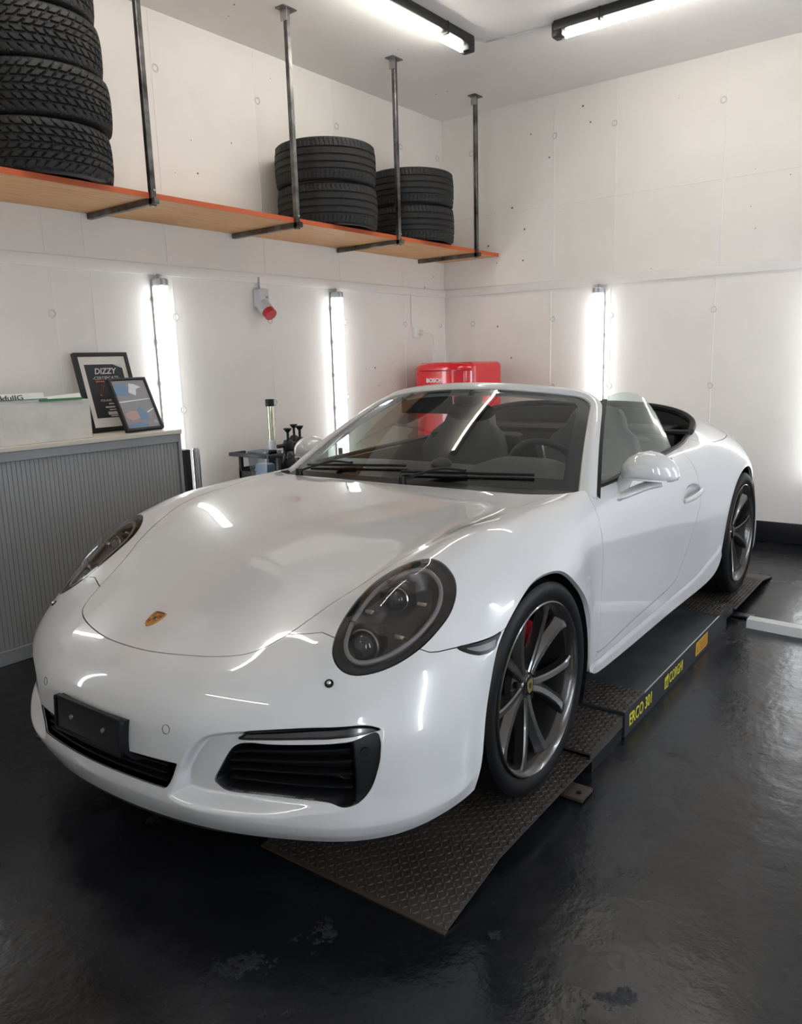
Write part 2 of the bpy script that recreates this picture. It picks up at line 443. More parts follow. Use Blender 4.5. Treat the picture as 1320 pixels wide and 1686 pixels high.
# ------------------------------------------------------------------ wall lights (vertical damp-proof tubes)
def wall_light(x, y, side, label, tilt=0.0):
    """side: 'left' wall or 'back' or 'right' wall"""
    rz = {'left': 0, 'back': R(-90), 'right': R(180)}[side]
    t = empty('wall_light', (x, y, 0), (0, 0, rz))
    z0, z1 = .42, 1.915
    # backplate against the wall, local +y points into the room
    MB().box((0, .008, (z0+z1)/2), (.078, .016, z1-z0-.02), bev=.004).build('housing', M['lamp_grey'], t)
    V, F = sweep_vf([(0, .015, z0+.05), (0, .015, z1-.055)], [(.038*math.cos(a)*(1 if abs(math.cos(a)) < .99 else 1), .064*min(1.0, 1.5*math.sin(a))) for a in np.linspace(0.0, math.pi, 17)], up=(0, 1, 0))
    MB().raw(V, F).build('diffuser', M['tube_cool'] if side == 'right' else M['tube'], t)
    for zz, s in ((z1-.030, 1), (z0+.025, -1)):
        e = MB().box((0, .045, zz), (.080, .074, .052), bev=.018, seg=3).build('end_cap', M['lamp_clear'], t)
    for dx in (-.018, .018): MB().cyl((dx, .078, z1-.045), (dx, .078, z1-.012), .009, n=10).build('tube_holder', M['lamp_grey'], t)
    MB().cyl((0, .03, z1-.008), (0, .03, z1+.02), .011, n=12).build('cable_gland', M['lamp_grey'], t)
    for k in range(6):
        for s in (-1, 1):
            MB().box((s*.040, .016, z0+.12+k*.25), (.008, .014, .030), bev=.002, seg=1).build('clip', M['lamp_grey'], t)
    tag(t, label, 'wall light', 'vertical wall lights')
    return t
wall_light(-.985, YW, 'left', 'glowing vertical tube light on the left wall behind the framed pictures')
wall_light(-2.565, YW, 'left', 'glowing vertical tube light on the left wall right of the red socket')
wall_light(.60, YW, 'left', 'vertical tube light on the left wall above the white carton')
wall_light(XW, -.713, 'back', 'glowing vertical tube light on the end wall right of the red fridge')
wall_light(XW, .93, 'back', 'vertical tube light on the end wall at the right picture edge')
wall_light(2.2, YW, 'left', 'added unseen tube light on the left wall nearest the gate')  # added out of view, continues the row for extra light
for x, n in ((-2.6, 'farthest from the gate'), (-1.0, 'beside the car door'), (.6, 'beside the front wheel'), (2.2, 'nearest the gate')):
    wall_light(x, YR, 'right', 'added unseen tube light on the right wall '+n)  # added out of view for streaks and brightness on the car's near side

# ------------------------------------------------------------------ ceiling lights
def ceiling_light(p0, p1, label):
    p0 = Vector(p0); p1 = Vector(p1); c = (p0+p1)/2; L = (p1-p0).length; rz = math.atan2(p1.y-p0.y, p1.x-p0.x)
    t = empty('ceiling_light', (c.x, c.y, ZC), (0, 0, rz))
    MB().box((0, .018, -.030), (L, .050, .058), bev=.005).build('housing', M['lamp_black'], t)
    MB().cyl((-L/2+.035, -.024, -.075), (L/2-.035, -.024, -.075), .020, n=16).build('tube', M['ctube'], t)
    for s in (-1, 1):
        e = MB().box((s*(L/2-.02), -.004, -.050), (.075, .085, .090), bev=.012).build('end_cap', M['lamp_black'], t)
        MB().cyl((s*(L/2-.052), -.024, -.075), (s*(L/2-.030), -.024, -.075), .0225, n=14).build('collar', M['lamp_clear'], t)
        MB().box((s*(L/2-.30), .0, -.036), (.016, .09, .075), bev=.003).build('clip', M['lamp_black'], t)
    tag(t, label, 'ceiling light', 'black ceiling tube lights')
    return t
ceiling_light((-2.69, -1.045, 0), (-1.19, -1.045, 0), 'black tube light on the ceiling running along the shelf')
ceiling_light((-2.86, .99, 0), (-2.86, -.51, 0), 'black tube light on the ceiling running across in front of the end wall')
ceiling_light((-.75, -1.045, 0), (.75, -1.045, 0), 'tube light on the ceiling over the cabinet')
ceiling_light((2.9, -.8, 0), (2.9, .7, 0), 'added unseen tube light on the ceiling across in front of the gate')  # added behind the camera for its light and reflections on the car
cb = MB().tube([(-2.69, -1.03, ZC-.012), (-2.80, -.98, ZC-.012), (-2.845, -.72, ZC-.010), (-2.86, -.53, ZC-.012)], .006, n=8)
tag(cb.build('lamp_cable', M['grey_plastic']), 'thin pale cable on the ceiling linking the two black tube lights', 'cable')

# ------------------------------------------------------------------ red power socket, outlet, cable
s = empty('power_socket', (-1.80, YW, 1.80))
MB().box((0, .035, .03), (.085, .07, .125), bev=.012).build('housing', M['grey_plastic'], s)
MB().cyl((0, .045, -.015), (0, .095, -.060), .047, n=24).build('shroud', M['grey_plastic'], s)
MB().cyl((0, .075, -.042), (0, .125, -.088), .041, .044, n=12).build('lid', M['cee_red'], s)
MB().cyl((0, .020, .09), (0, .020, .17), .008, n=10).build('conduit', M['lamp_grey'], s)
MB().box((-.02, .071, .035), (.018, .002, .012)).build('mark', M['photo_blue'], s)
tag(s, 'grey wall socket with a red round lid on the left wall', 'socket')
s = empty('wall_outlet', (-3.615, YW, 1.622))
MB().box((0, .02, 0), (.085, .04, .085), bev=.008).build('housing', M['white_plastic'], s)
MB().cyl((-.02, .04, -.005), (-.02, .085, -.005), .022, n=16).build('plug', M['white_plastic'], s)
tag(s, 'white wall outlet with a plug in the left wall above the fridge', 'outlet')
tag(MB().tube(crom([(-3.635, YW+.085, 1.617), (-3.72, YW+.10, 1.60), (-3.80, YW+.07, 1.50), (-3.82, YW+.03, 1.30), (-3.83, YW+.03, .9)], 8), .0045, n=8).build('power_cable', M['white_plastic']),
    'white fridge cable hanging from the wall outlet', 'cable')
tag(MB().cyl((-3.56, YW+.008, 1.665), (-3.56, YW+.008, 1.93), .008, n=10).build('conduit_pipe', M['trim']), 'thin white conduit rising from the wall outlet', 'conduit')

# ------------------------------------------------------------------ hanging shelf
sh = empty('hanging_shelf', (0, YW, 2.235))
SD = .575                                   # depth
b = MB().box(((XW+.02+1.6)/2, SD/2, .012), (1.6-XW-.02, SD-.004, .026)).build('board', M['ply'], sh, smooth=False)
MB().box(((XW+.02+1.6)/2, SD+.001, .0125), (1.6-XW-.02, .006, .027)).build('front_edge', M['ply_edge'], sh, smooth=False)
for x in (-.585, -1.62, -2.645, -3.69, .45, 1.45):
    MB().box((x, SD+.012, (ZC-2.235)/2-.02), (.030, .030, ZC-2.235+.04), bev=.003, seg=1).build('post', M['steel'], sh)
    MB().box((x, SD/2+.025, -.017), (.030, SD+.05, .032), bev=.003, seg=1).build('arm', M['steel'], sh)
    MB().box((x, SD+.012, ZC-2.235-.003), (.11, .07, .006)).build('ceiling_plate', M['steel'], sh)
    MB().box((x+.022, SD+.012, ZC-2.235-.035), (.006, .05, .07)).build('bracket', M['zinc'], sh)
    MB().cyl((x, SD+.026, .035), (x, SD+.034, .035), .006, n=8).build('bolt', M['zinc'], sh)
    MB().cyl((x+.004, SD+.016, -.044), (x+.004, SD+.016, -.030), .006, n=8).build('bolt', M['zinc'], sh)
tag(sh, 'long orange-edged plywood shelf hung from the ceiling on steel posts', 'shelf')

# ------------------------------------------------------------------ tyres
def tyre_mesh(name, Ro, Wd, Ri, kind, nt=480, ns=44):
    """tyre standing on its side, axis z, centred; tread relief is real geometry"""
    hw = Wd/2
    # outer profile, from bottom bead over the tread to the top bead (r, z)
    Hs = Ro-Ri
    prof = [(Ri, -hw*.80), (Ri+.10*Hs, -hw*.90), (Ri+.38*Hs, -hw*.99), (Ri+.60*Hs, -hw), (Ri+.78*Hs, -hw*.965), (Ri+.90*Hs, -hw*.90)]
    tread = [(Ro-.0035*(abs(t)**3)*2.2, t*hw*.82) for t in np.linspace(-1, 1, ns)]
    P = prof+tread+[(r, -z) for r, z in prof[::-1]]
    P = np.array(P); inner = np.array([(Ri+.004, hw*.55), (Ro-.03, hw*.6), (Ro-.022, 0), (Ro-.03, -hw*.6), (Ri+.004, -hw*.55)])
    P = np.concatenate([P, inner]); m = len(P); k0 = len(prof)
    th = np.arange(nt)*2*math.pi/nt
    rr = np.tile(P[:, 0], (nt, 1)); zz = np.tile(P[:, 1], (nt, 1))
    tz = np.linspace(-1, 1, ns)
    dep = np.zeros((nt, ns)); A = th[:, None]*Ro; S = tz[None]*hw*.82
    if kind == 'winter':
        pitch = 2*math.pi*Ro/round(2*math.pi*Ro/.046)
        ph = (A-1.05*np.abs(S)+.004*np.sin(A*40))/pitch
        g1 = np.abs((ph % 1)-.5) < .11
        lat = np.zeros_like(S, bool)
        for c in (.0, .34, .68): lat |= np.abs(np.abs(S/(hw*.82))-c) < .045
        lat = np.broadcast_to(lat, g1.shape)
        dep[g1] = .009; dep[lat] = .009
        shoulder = np.abs(tz) > .9; dep[:, shoulder] *= .5
    else:
        for c in (-.62, -.22, .20, .60):
            dep[:, np.abs(tz-c) < .055] = .007
        pitch = 2*math.pi*Ro/round(2*math.pi*Ro/.030)
        g = np.abs(((A+.25*np.abs(S))/pitch % 1)-.5) < .10
        edge = (np.abs(tz) > .70)[None] & g
        dep[edge] = .004
        mid = ((np.abs(tz) > .27) & (np.abs(tz) < .42))[None] & (np.abs(((A*1.0-.5*S)/pitch % 1)-.5) < .06)
        dep[mid] = .003
    rr[:, k0:k0+ns] -= dep
    # radial ribs on the shoulder
    sh_ = (np.abs((th*Ro/.012 % 1)-.5) < .25)[:, None]
    for j in (4, 5, m-len(inner)-5, m-len(inner)-6): rr[:, j:j+1] -= .0022*sh_
    V = np.stack([rr*np.cos(th)[:, None], rr*np.sin(th)[:, None], zz], 2).reshape(-1, 3)
    i = np.arange(nt)[:, None]; j = np.arange(m)[None]
    F = np.stack([i*m+j+0*i, ((i+1) % nt)*m+j, ((i+1) % nt)*m+(j+1) % m, i*m+(j+1) % m], 2).reshape(-1, 4)
    me = bpy.data.meshes.new(name); me.from_pydata(V.tolist(), [], F.tolist()); me.update()
    me.polygons.foreach_set('use_smooth', [True]*len(me.polygons))
    if hasattr(me, 'set_sharp_from_angle'): me.set_sharp_from_angle(angle=R(40))
    me.materials.append(M['rubber'])
    return me
SHZ = 2.235+.025
tw = tyre_mesh('winter_tyre', .335, .235, .235, 'winter', nt=576)
cx = -.135
for k, (dx, dy, n) in enumerate(((0, 0, 'lowest of the stack of four on the shelf'), (-.012, .01, 'second from bottom in the stack of four on the shelf'), (.004, -.006, 'third from bottom in the stack of four on the shelf'), (.03, .004, 'topmost of the stack of four on the shelf'))):
    o = obj('winter_tyre', tw); o.location = (cx+dx, YW+.345+dy, SHZ+.1185+k*.2365); o.rotation_euler = (0, 0, .4*k)
    if k == 0: o.rotation_euler = (R(180), 0, .4)
    tag(o, 'winter tyre, '+n, 'tyre', 'winter tyres stacked on the shelf')
ts = tyre_mesh('summer_tyre', .338, .262, .262, 'summer', nt=480)
ts2 = tyre_mesh('summer_tyre', .333, .250, .262, 'summer', nt=480)
for (x, dat, dz, nm) in ((-2.17, ts, .2635, 'between the second and third shelf post'), (-3.12, ts2, .2515, 'between the third and last shelf post')):
    for k, n in enumerate(('lower', 'upper')):
        o = obj('summer_tyre', dat); o.location = (x+(.02 if k else 0), YW+.35+(.012 if k else 0), SHZ+dz/2+.003+k*dz); o.rotation_euler = (0, 0, .7*k+x)
        tag(o, n+' ribbed summer tyre '+nm, 'tyre', 'summer tyres on the shelf')

# ------------------------------------------------------------------ roller-shutter cabinet
CY0, CY1, CX0, CX1, CH = YW+.04, -1.765, -.745, 1.25, 1.015
cab = empty('shutter_cabinet', ((CX0+CX1)/2, (CY0+CY1)/2, 0))
cw, cdp = CX1-CX0, CY1-CY0
MB().box((0, -.012, CH/2), (cw-.006, cdp-.03, CH-.03)).build('body', M['cab_gap'], cab, smooth=False)
for sx in (-1, 1): MB().box((sx*(cw/2-.010), 0, CH/2), (.020, cdp, CH), bev=.002, seg=1).build('side_panel', M['cab_frame'], cab)
MB().box((0, cdp/2-.012, CH-.0225), (cw-.04, .024, .045), bev=.002, seg=1).build('top_rail', M['cab_frame'], cab)
MB().box((0, cdp/2-.012, .035), (cw-.04, .024, .07), bev=.002, seg=1).build('plinth', M['cab_frame'], cab)
MB().box((0, 0, CH+.012), (cw+.01, cdp+.012, .024), bev=.003, seg=1).build('top', M['cab_top'], cab)
slat_me = MB().prism([(-.0109, 0), (.0109, 0), (.0109, .006), (.0098, .0085), (-.0098, .0085), (-.0109, .006)], .072, CH-.047).build('slat', M['cab_slat'], smooth=False).data
bpy.data.objects.remove(bpy.data.objects['slat'])
xx = -cw/2+.034; k = 0
while xx < cw/2-.03:
    o = obj('slat', slat_me, None, cab); o.location = (xx, cdp/2-.020, 0); xx += .0225; k += 1
tag(cab, 'grey cabinet with a vertical-slat shutter front and beige top', 'cabinet')
CT = CH+.024
# white carton
cx0, cx1 = -.228, .80
bx = empty('carton', ((cx0+cx1)/2, -1.93, CT), (0, 0, R(.5)))
L = cx1-cx0
MB().box((0, 0, .100), (L, .26, .200), bev=.002, seg=1).build('box', M['carton'], bx)
MB().box((.30, .120, .207), (.52, .085, .004), M=Matrix.Rotation(R(-6), 4, 'X')).build('flap', M['white_plastic'], bx)
MB().box((-.12, .10, .204), (.34, .10, .003), M=Matrix.Rotation(R(4), 4, 'X')).build('flap', M['green'], bx)
MB().box((-.20, .08, .211), (.30, .10, .003), M=Matrix.Rotation(R(-3), 4, 'Y')).build('flap', M['carton'], bx)
MB().box((-.36, .130, .205), (.22, .02, .010)).build('torn_edge', M['green'], bx)
MB().box((.0, .128, .222), (.56, .003, .046), M=Matrix.Translation((0, .128, .20)) @ Matrix.Rotation(R(18), 4, 'X') @ Matrix.Translation((0, -.128, -.20))).build('lid_flap', M['white_plastic'], bx)
MB().box((-.38, .122, .214), (.20, .003, .028), M=Matrix.Translation((-.38, .12, .20)) @ Matrix.Rotation(R(30), 4, 'X') @ Matrix.Rotation(R(4), 4, 'Y') @ Matrix.Translation((.38, -.12, -.20))).build('lid_flap', M['white_plastic'], bx)
text_obj('print', 'ackfuIIG', .035, frame_M((-.10, .1255, .2235), (-1, 0, 0), (0, -.32, 1)), M['ink'], bx, sx=1.3)
text_obj('print', 'GNE', .014, frame_M((-L/2+.045, .1308, .180), (-1, 0, 0), (0, 0, 1)), M['poster_white'], bx)
for gx in (.25, .18, -.06): MB().box((gx, .1302, .100), (.0015, .0008, .195)).build('crease', M['plug'], bx)
tag(bx, 'long white carton with torn green-edged lid on the cabinet top', 'box')
# framed certificate: leaning back against the wall
def framed(name, cx_, cy_, w_, h_, tilt, yaw, label, fw=.022):
    e = empty(name, (cx_, cy_, CT+.015*math.sin(R(tilt))+.0005), (R(tilt), 0, R(yaw)))     # local: x right?, picture faces +y, z up
    for sx in (-1, 1): MB().box((sx*(w_/2-fw/2), 0, h_/2), (fw, .030, h_), bev=.002, seg=1).build('frame_side', M['frame_black'], e)
    for z in (fw/2, h_-fw/2): MB().box((0, 0, z), (w_-2*fw+.001, .030, fw), bev=.002, seg=1).build('frame_side', M['frame_black'], e)
    return e
W_, H_ = .335, .448
fr = framed('framed_certificate', -.530, -2.035, W_, H_, 16, 0, '')
MB().box((0, .004, H_/2), (W_-.04, .006, H_-.04)).build('mat_board', M['paper'], fr)
pz = H_/2+.004; pw, ph_ = .232, .305
MB().box((0, .0078, pz), (pw, .002, ph_)).build('certificate', M['poster'], fr)
def fm(x, z, y=.0092): return frame_M((x, y, z), (-1, 0, 0), (0, 0, 1))
text_obj('print', 'DIZZY', .046, fm(0, pz+.112), M['poster_white'], fr, shear=.25, bold=.0008, depth=.0004)
text_obj('print', '-CERTIFICATE-', .026, fm(0, pz+.073), M['poster_white'], fr, depth=.0004)
text_obj('print', '7', .125, fm(.045, pz+.010), M['poster_orange'], fr, depth=.0003)
text_obj('print', '7', .108, fm(.045, pz+.010, .0097), M['poster'], fr, depth=.0003)
text_obj('print', 'POLAND', .017, fm(.035, pz-.055), M['poster_white'], fr, depth=.0004)
for z, w2, h2 in ((-.074, .05, .006), (-.093, .10, .009), (-.108, .06, .006), (-.128, .085, .018), (-.144, .06, .006)):
    MB().box((.0, .0092, pz+z), (w2, .0008, h2)).build('print_line', M['poster_white'], fr)
MB().prism([(-.116, .1525), (-.06, .1525), (-.116, .128)], 0, .0008, M=Matrix.Translation((0, .0090, pz)) @ Matrix.Rotation(R(90), 4, 'X')).build('ribbon', M['poster_white'], fr, smooth=False)
tag(fr, 'black framed certificate with a cream mount leaning on the wall', 'picture frame')
W2, H2 = .236, .318
fp = framed('framed_photo', -.572, -1.845, W2, H2, 27, 0, '', .014)
MB().box((0, .003, H2/2), (W2-.02, .006, H2-.02)).build('photo', M['photo_grey'], fp)
def patch(poly, m, y=.0062): MB().prism([(-x, z) for x, z in poly], 0, .0006, M=Matrix.Translation((0, y, H2/2)) @ Matrix.Rotation(R(90), 4, 'X') @ Matrix.Diagonal((1, 1, -1, 1))).build('photo_print', m, fp, smooth=False)
patch([(-.10, .06), (-.02, .05), (-.02, .125), (-.10, .12)], M['photo_blue'])
patch([(-.02, .07), (.02, .05), (.035, .09), (.07, .10), (.03, .12), (.0, .125)], M['photo_light'], .0068)
patch([(-.10, .01), (.10, .025), (.10, .03), (-.10, .018)], M['photo_light'], .0066)
patch([(-.09, -.055), (-.05, -.04), (-.01, -.045), (-.005, -.085), (-.06, -.10), (-.09, -.08)], M['photo_skin'], .0066)
patch([(-.005, -.03), (.02, -.015), (.045, -.06), (.05, -.10), (.0, -.10)], M['photo_blue'], .0068)
patch([(.05, -.05), (.10, -.03), (.10, -.037), (.05, -.06)], M['photo_light'], .0066)
patch([(-.09, -.125), (-.02, -.11), (.03, -.125), (.02, -.14), (-.09, -.14)], M['photo_blue'], .0066)
text_obj('print', '05.', .022, frame_M((-.085, .0068, .045), (-1, 0, 0), (0, 0, 1)), M['photo_light'], fp, depth=.0003)
st = MB().box((.055, -.045, .055), (.09, .004, .10), M=Matrix.Rotation(R(-24), 4, 'X')).build('easel_back', M['kraft'], fp)
tag(fp, 'small black framed photo print standing at the cabinet corner', 'picture frame')

# ------------------------------------------------------------------ things leaning beside the cabinet
ln = MB().box((-.950, -2.04, .445), (.040, .11, .89), bev=.006)
tag(ln.build('black_panel', M['black_plastic']), 'narrow black panel standing on edge beside the grey cabinet', 'panel')
tag(MB().cyl((-1.010, -1.985, .0), (-1.010, -1.985, .885), .022, n=24).cyl((-1.010, -1.985, .885), (-1.010, -1.985, .895), .018, n=24).build('metal_pole', M['alu']), 'shiny silver pole standing between the black panel and the wall light', 'pole')

# ------------------------------------------------------------------ red fridge
fx, fy = -3.585, -1.775
fw_, fd_, fh_ = .56, .60, 1.36
fg = empty('red_fridge', (fx, fy, 0))
def rbox(c, d, r, m, name, top=None):
    return MB().box(c, d, bev=r, seg=5).build(name, m, fg, angle=50)
# body behind, door in front (door faces +x)
rbox((-.06, 0, fh_/2), (fd_-.12, fw_, fh_), .045, M['fridge'], 'body')
def door_piece(z0, z1, name, crown=False):
    # plan section: bowed front
    sec = [(fd_/2-.11, -fw_/2), (fd_/2-.11, fw_/2)]
    bow = [(fd_/2-.11+.085*(1-(t**4))+.0, t*fw_/2) for t in np.linspace(1, -1, 25)]
    poly = [(a, b_) for a, b_ in bow]
    m = MB()
    if not crown: m.prism(poly, z0, z1); return m.build(name, M['fridge'], fg, angle=30)
    V = []; F = []; n = len(poly); rows = 9
    for k in range(rows):
        a = k/(rows-1)*math.pi/2; s_ = 1-.10*(1-math.cos(a)); zz = z0+(z1-z0)*math.sin(a)
        for (px, py) in poly: V.append(((fd_/2-.11)+(px-(fd_/2-.11))*s_-.05*(1-math.cos(a)), py*s_, zz-.02*(abs(py)/(fw_/2))**2*math.sin(a)))
    for k in range(rows-1):
        for i in range(n-1): F.append((k*n+i, k*n+i+1, (k+1)*n+i+1, (k+1)*n+i))
    F.append(tuple((rows-1)*n+i for i in range(n))); F.append(tuple(range(n))[::-1])
    for k in range(rows-1): F.append((k*n, (k+1)*n, (k+1)*n+n-1, k*n+n-1))
    m.raw(V, F); return m.build(name, M['fridge'], fg, angle=40)
door_piece(.10, .55, 'freezer_door'); door_piece(.56, 1.290, 'door')
door_piece(1.298, 1.362, 'crown', True)
text_obj('badge', 'BOSCH', .048, frame_M((fd_/2-.0235, -.03, 1.215), (0, 1, 0), (0, 0, 1)), M['white_plastic'], fg, depth=.002, bold=.001)
MB().tube(crom([(fd_/2-.06, .22, 1.0), (fd_/2+.02, .225, .98), (fd_/2+.02, .225, .75), (fd_/2-.06, .22, .73)], 6), .011, n=10).build('handle', M['chrome'], fg)
tag(fg, 'glossy red retro fridge in the far corner behind the car', 'fridge')

# ------------------------------------------------------------------ detailing trolley
tx, ty = -1.745, -1.905
tr = empty('tool_trolley', (tx, ty, 0))
TWd, TD, TH = .62, .38, .80
for sx in (-1, 1):
    for sy in (-1, 1):
        MB().box((sx*(TWd/2-.012), sy*(TD/2-.012), TH/2+.03), (.024, .024, TH-.06), bev=.002, seg=1).build('leg', M['trolley'], tr)
        w_ = MB().cyl((sx*(TWd/2-.012)-.01, sy*(TD/2-.012), .033), (sx*(TWd/2-.012)+.01, sy*(TD/2-.012), .033), .033, n=16).build('caster', M['black_plastic'], tr)
for z in (.22, .62):
    MB().box((0, 0, z), (TWd, TD, .012)).build('shelf', M['trolley'], tr)
    for sy in (-1, 1): MB().box((0, sy*(TD/2-.004), z+.045), (TWd, .008, .10)).build('rail', M['trolley'], tr)
for sx in (-1, 1): MB().box((sx*(TWd/2-.004), 0, .655), (.008, TD, .075)).build('end_panel', M['trolley'], tr)
for sy in (-1, 1): MB().box((TWd/2+.015, sy*(TD/2-.012), .812), (.13, .026, .024), bev=.004).build('handle', M['trolley'], tr)
MB().box((TWd/2+.068, 0, .812), (.026, TD-.05, .024), bev=.004).build('handle', M['trolley'], tr)
for x in (-.12, .05, .14): MB().cyl((x, TD/2+.001, .665), (x, TD/2+.005, .665), .005, n=8).build('rivet', M['zinc'], tr)
tag(tr, 'black metal trolley holding spray bottles against the left wall', 'trolley')
TZ = .626
def sprayer(x, y, h, label, body, yaw=0, teal=False):
    e = empty('pressure_sprayer', (x, y, TZ), (0, 0, R(yaw)))
    sc = h/.34
    MB().lathe([(.001, 0), (.058, .0), (.062, .008), (.062, .13), (.056, .165), (.036, .195), (.030, .20), (.001, .20)], n=28).build('bottle', body, e)
    MB().lathe([(.034, .195), (.036, .20), (.036, .245), (.028, .262), (.016, .27), (.001, .27)], n=24).build('pump_collar', M['black_plastic'], e)
    MB().cyl((0, 0, .26), (0, 0, .325), .009, n=12).build('pump_rod', M['black_plastic'], e)
    MB().lathe([(.001, .318), (.012, .32), (.026, .338), (.026, .346), (.001, .348)], n=20).build('pump_knob', M['black_plastic'], e)
    MB().tube([(-.085, 0, .232), (-.03, 0, .235), (.03, 0, .235)], .013, n=12).build('nozzle', M['black_plastic'], e)
    MB().tube(crom([(.02, 0, .245), (.06, 0, .235), (.10, 0, .20), (.135, 0, .155)], 5), .015, n=10).build('grip', M['bottle_teal'] if teal else M['black_plastic'], e)
    tag(e, label, 'spray bottle', 'pressure sprayers on the trolley')
    return e
sprayer(-1.60, -1.785, .34, 'black pressure sprayer nearest, standing at the front of the trolley', M['bottle_black'], 170)
sprayer(-1.775, -1.85, .34, 'black pressure sprayer with teal grip, middle of the three on the trolley', M['bottle_black'], 190, True)
sprayer(-1.855, -1.985, .36, 'black pressure sprayer farthest right on the trolley, nozzle arm to the right', M['bottle_black'], 175)
e = empty('tube_lamp', (-1.565, -1.90, TZ))
MB().cyl((0, 0, 0), (0, 0, .20), .026, .028, n=20).build('handle', M['black_plastic'], e)
MB().cyl((0, 0, .20), (0, 0, .50), .022, n=20).build('tube', M['sleeve'], e)
MB().cyl((0, 0, .49), (0, 0, .535), .029, n=20).build('cap', M['black_plastic'], e)
MB().cyl((0, 0, .205), (0, 0, .265), .025, n=20).build('clear_collar', M['lamp_clear'], e)
tag(e, 'upright shiny tube with black cap and black grip on the trolley', 'work lamp')
e = empty('clear_tub', (-1.455, -1.86, TZ))
V = []; F = []
for (z, a, b2) in ((0, .055, .075), (.21, .070, .09), (.21, .066, .086), (.004, .051, .071)):
    for (sx, sy) in ((-1, -1), (1, -1), (1, 1), (-1, 1)): V.append((sx*a, sy*b2, z))
for k in range(3):
    for i in range(4): F.append((k*4+i, k*4+(i+1) % 4, (k+1)*4+(i+1) % 4, (k+1)*4+i))
F.append((3, 2, 1, 0)); F.append((12, 13, 14, 15))
MB().raw(V, F).build('tub', M['clear_tub'], e, smooth=False)
MB().box((0, 0, .07), (.085, .12, .12), bev=.02).build('cloths', M['cloth'], e)
tag(e, 'clear plastic tub with pale cloths in the trolley side tray', 'tub')
tag(MB().box((-1.690, -1.925, TZ+.085), (.05, .05, .17), bev=.012).build('white_can', M['cloth']), 'pale bottle between the two front sprayers on the trolley', 'bottle')

# ------------------------------------------------------------------ white beam on the floor, floor duct
tag(MB().prism([(-.045, 0), (.045, 0), (.035, .045), (-.030, .045)], 0, 1.55, M=Matrix(((1, .10, 0, -2.095), (0, 0, 1, .985), (0, 1, 0, 0), (0, 0, 0, 1))) @ Matrix(((1, 0, .06, 0), (0, 1, 0, 0), (0, 0, 1, 0), (0, 0, 0, 1)))).build('floor_duct', M['white_concrete'], smooth=False), 'white cable duct lying on the floor beside the lift', 'cable duct')
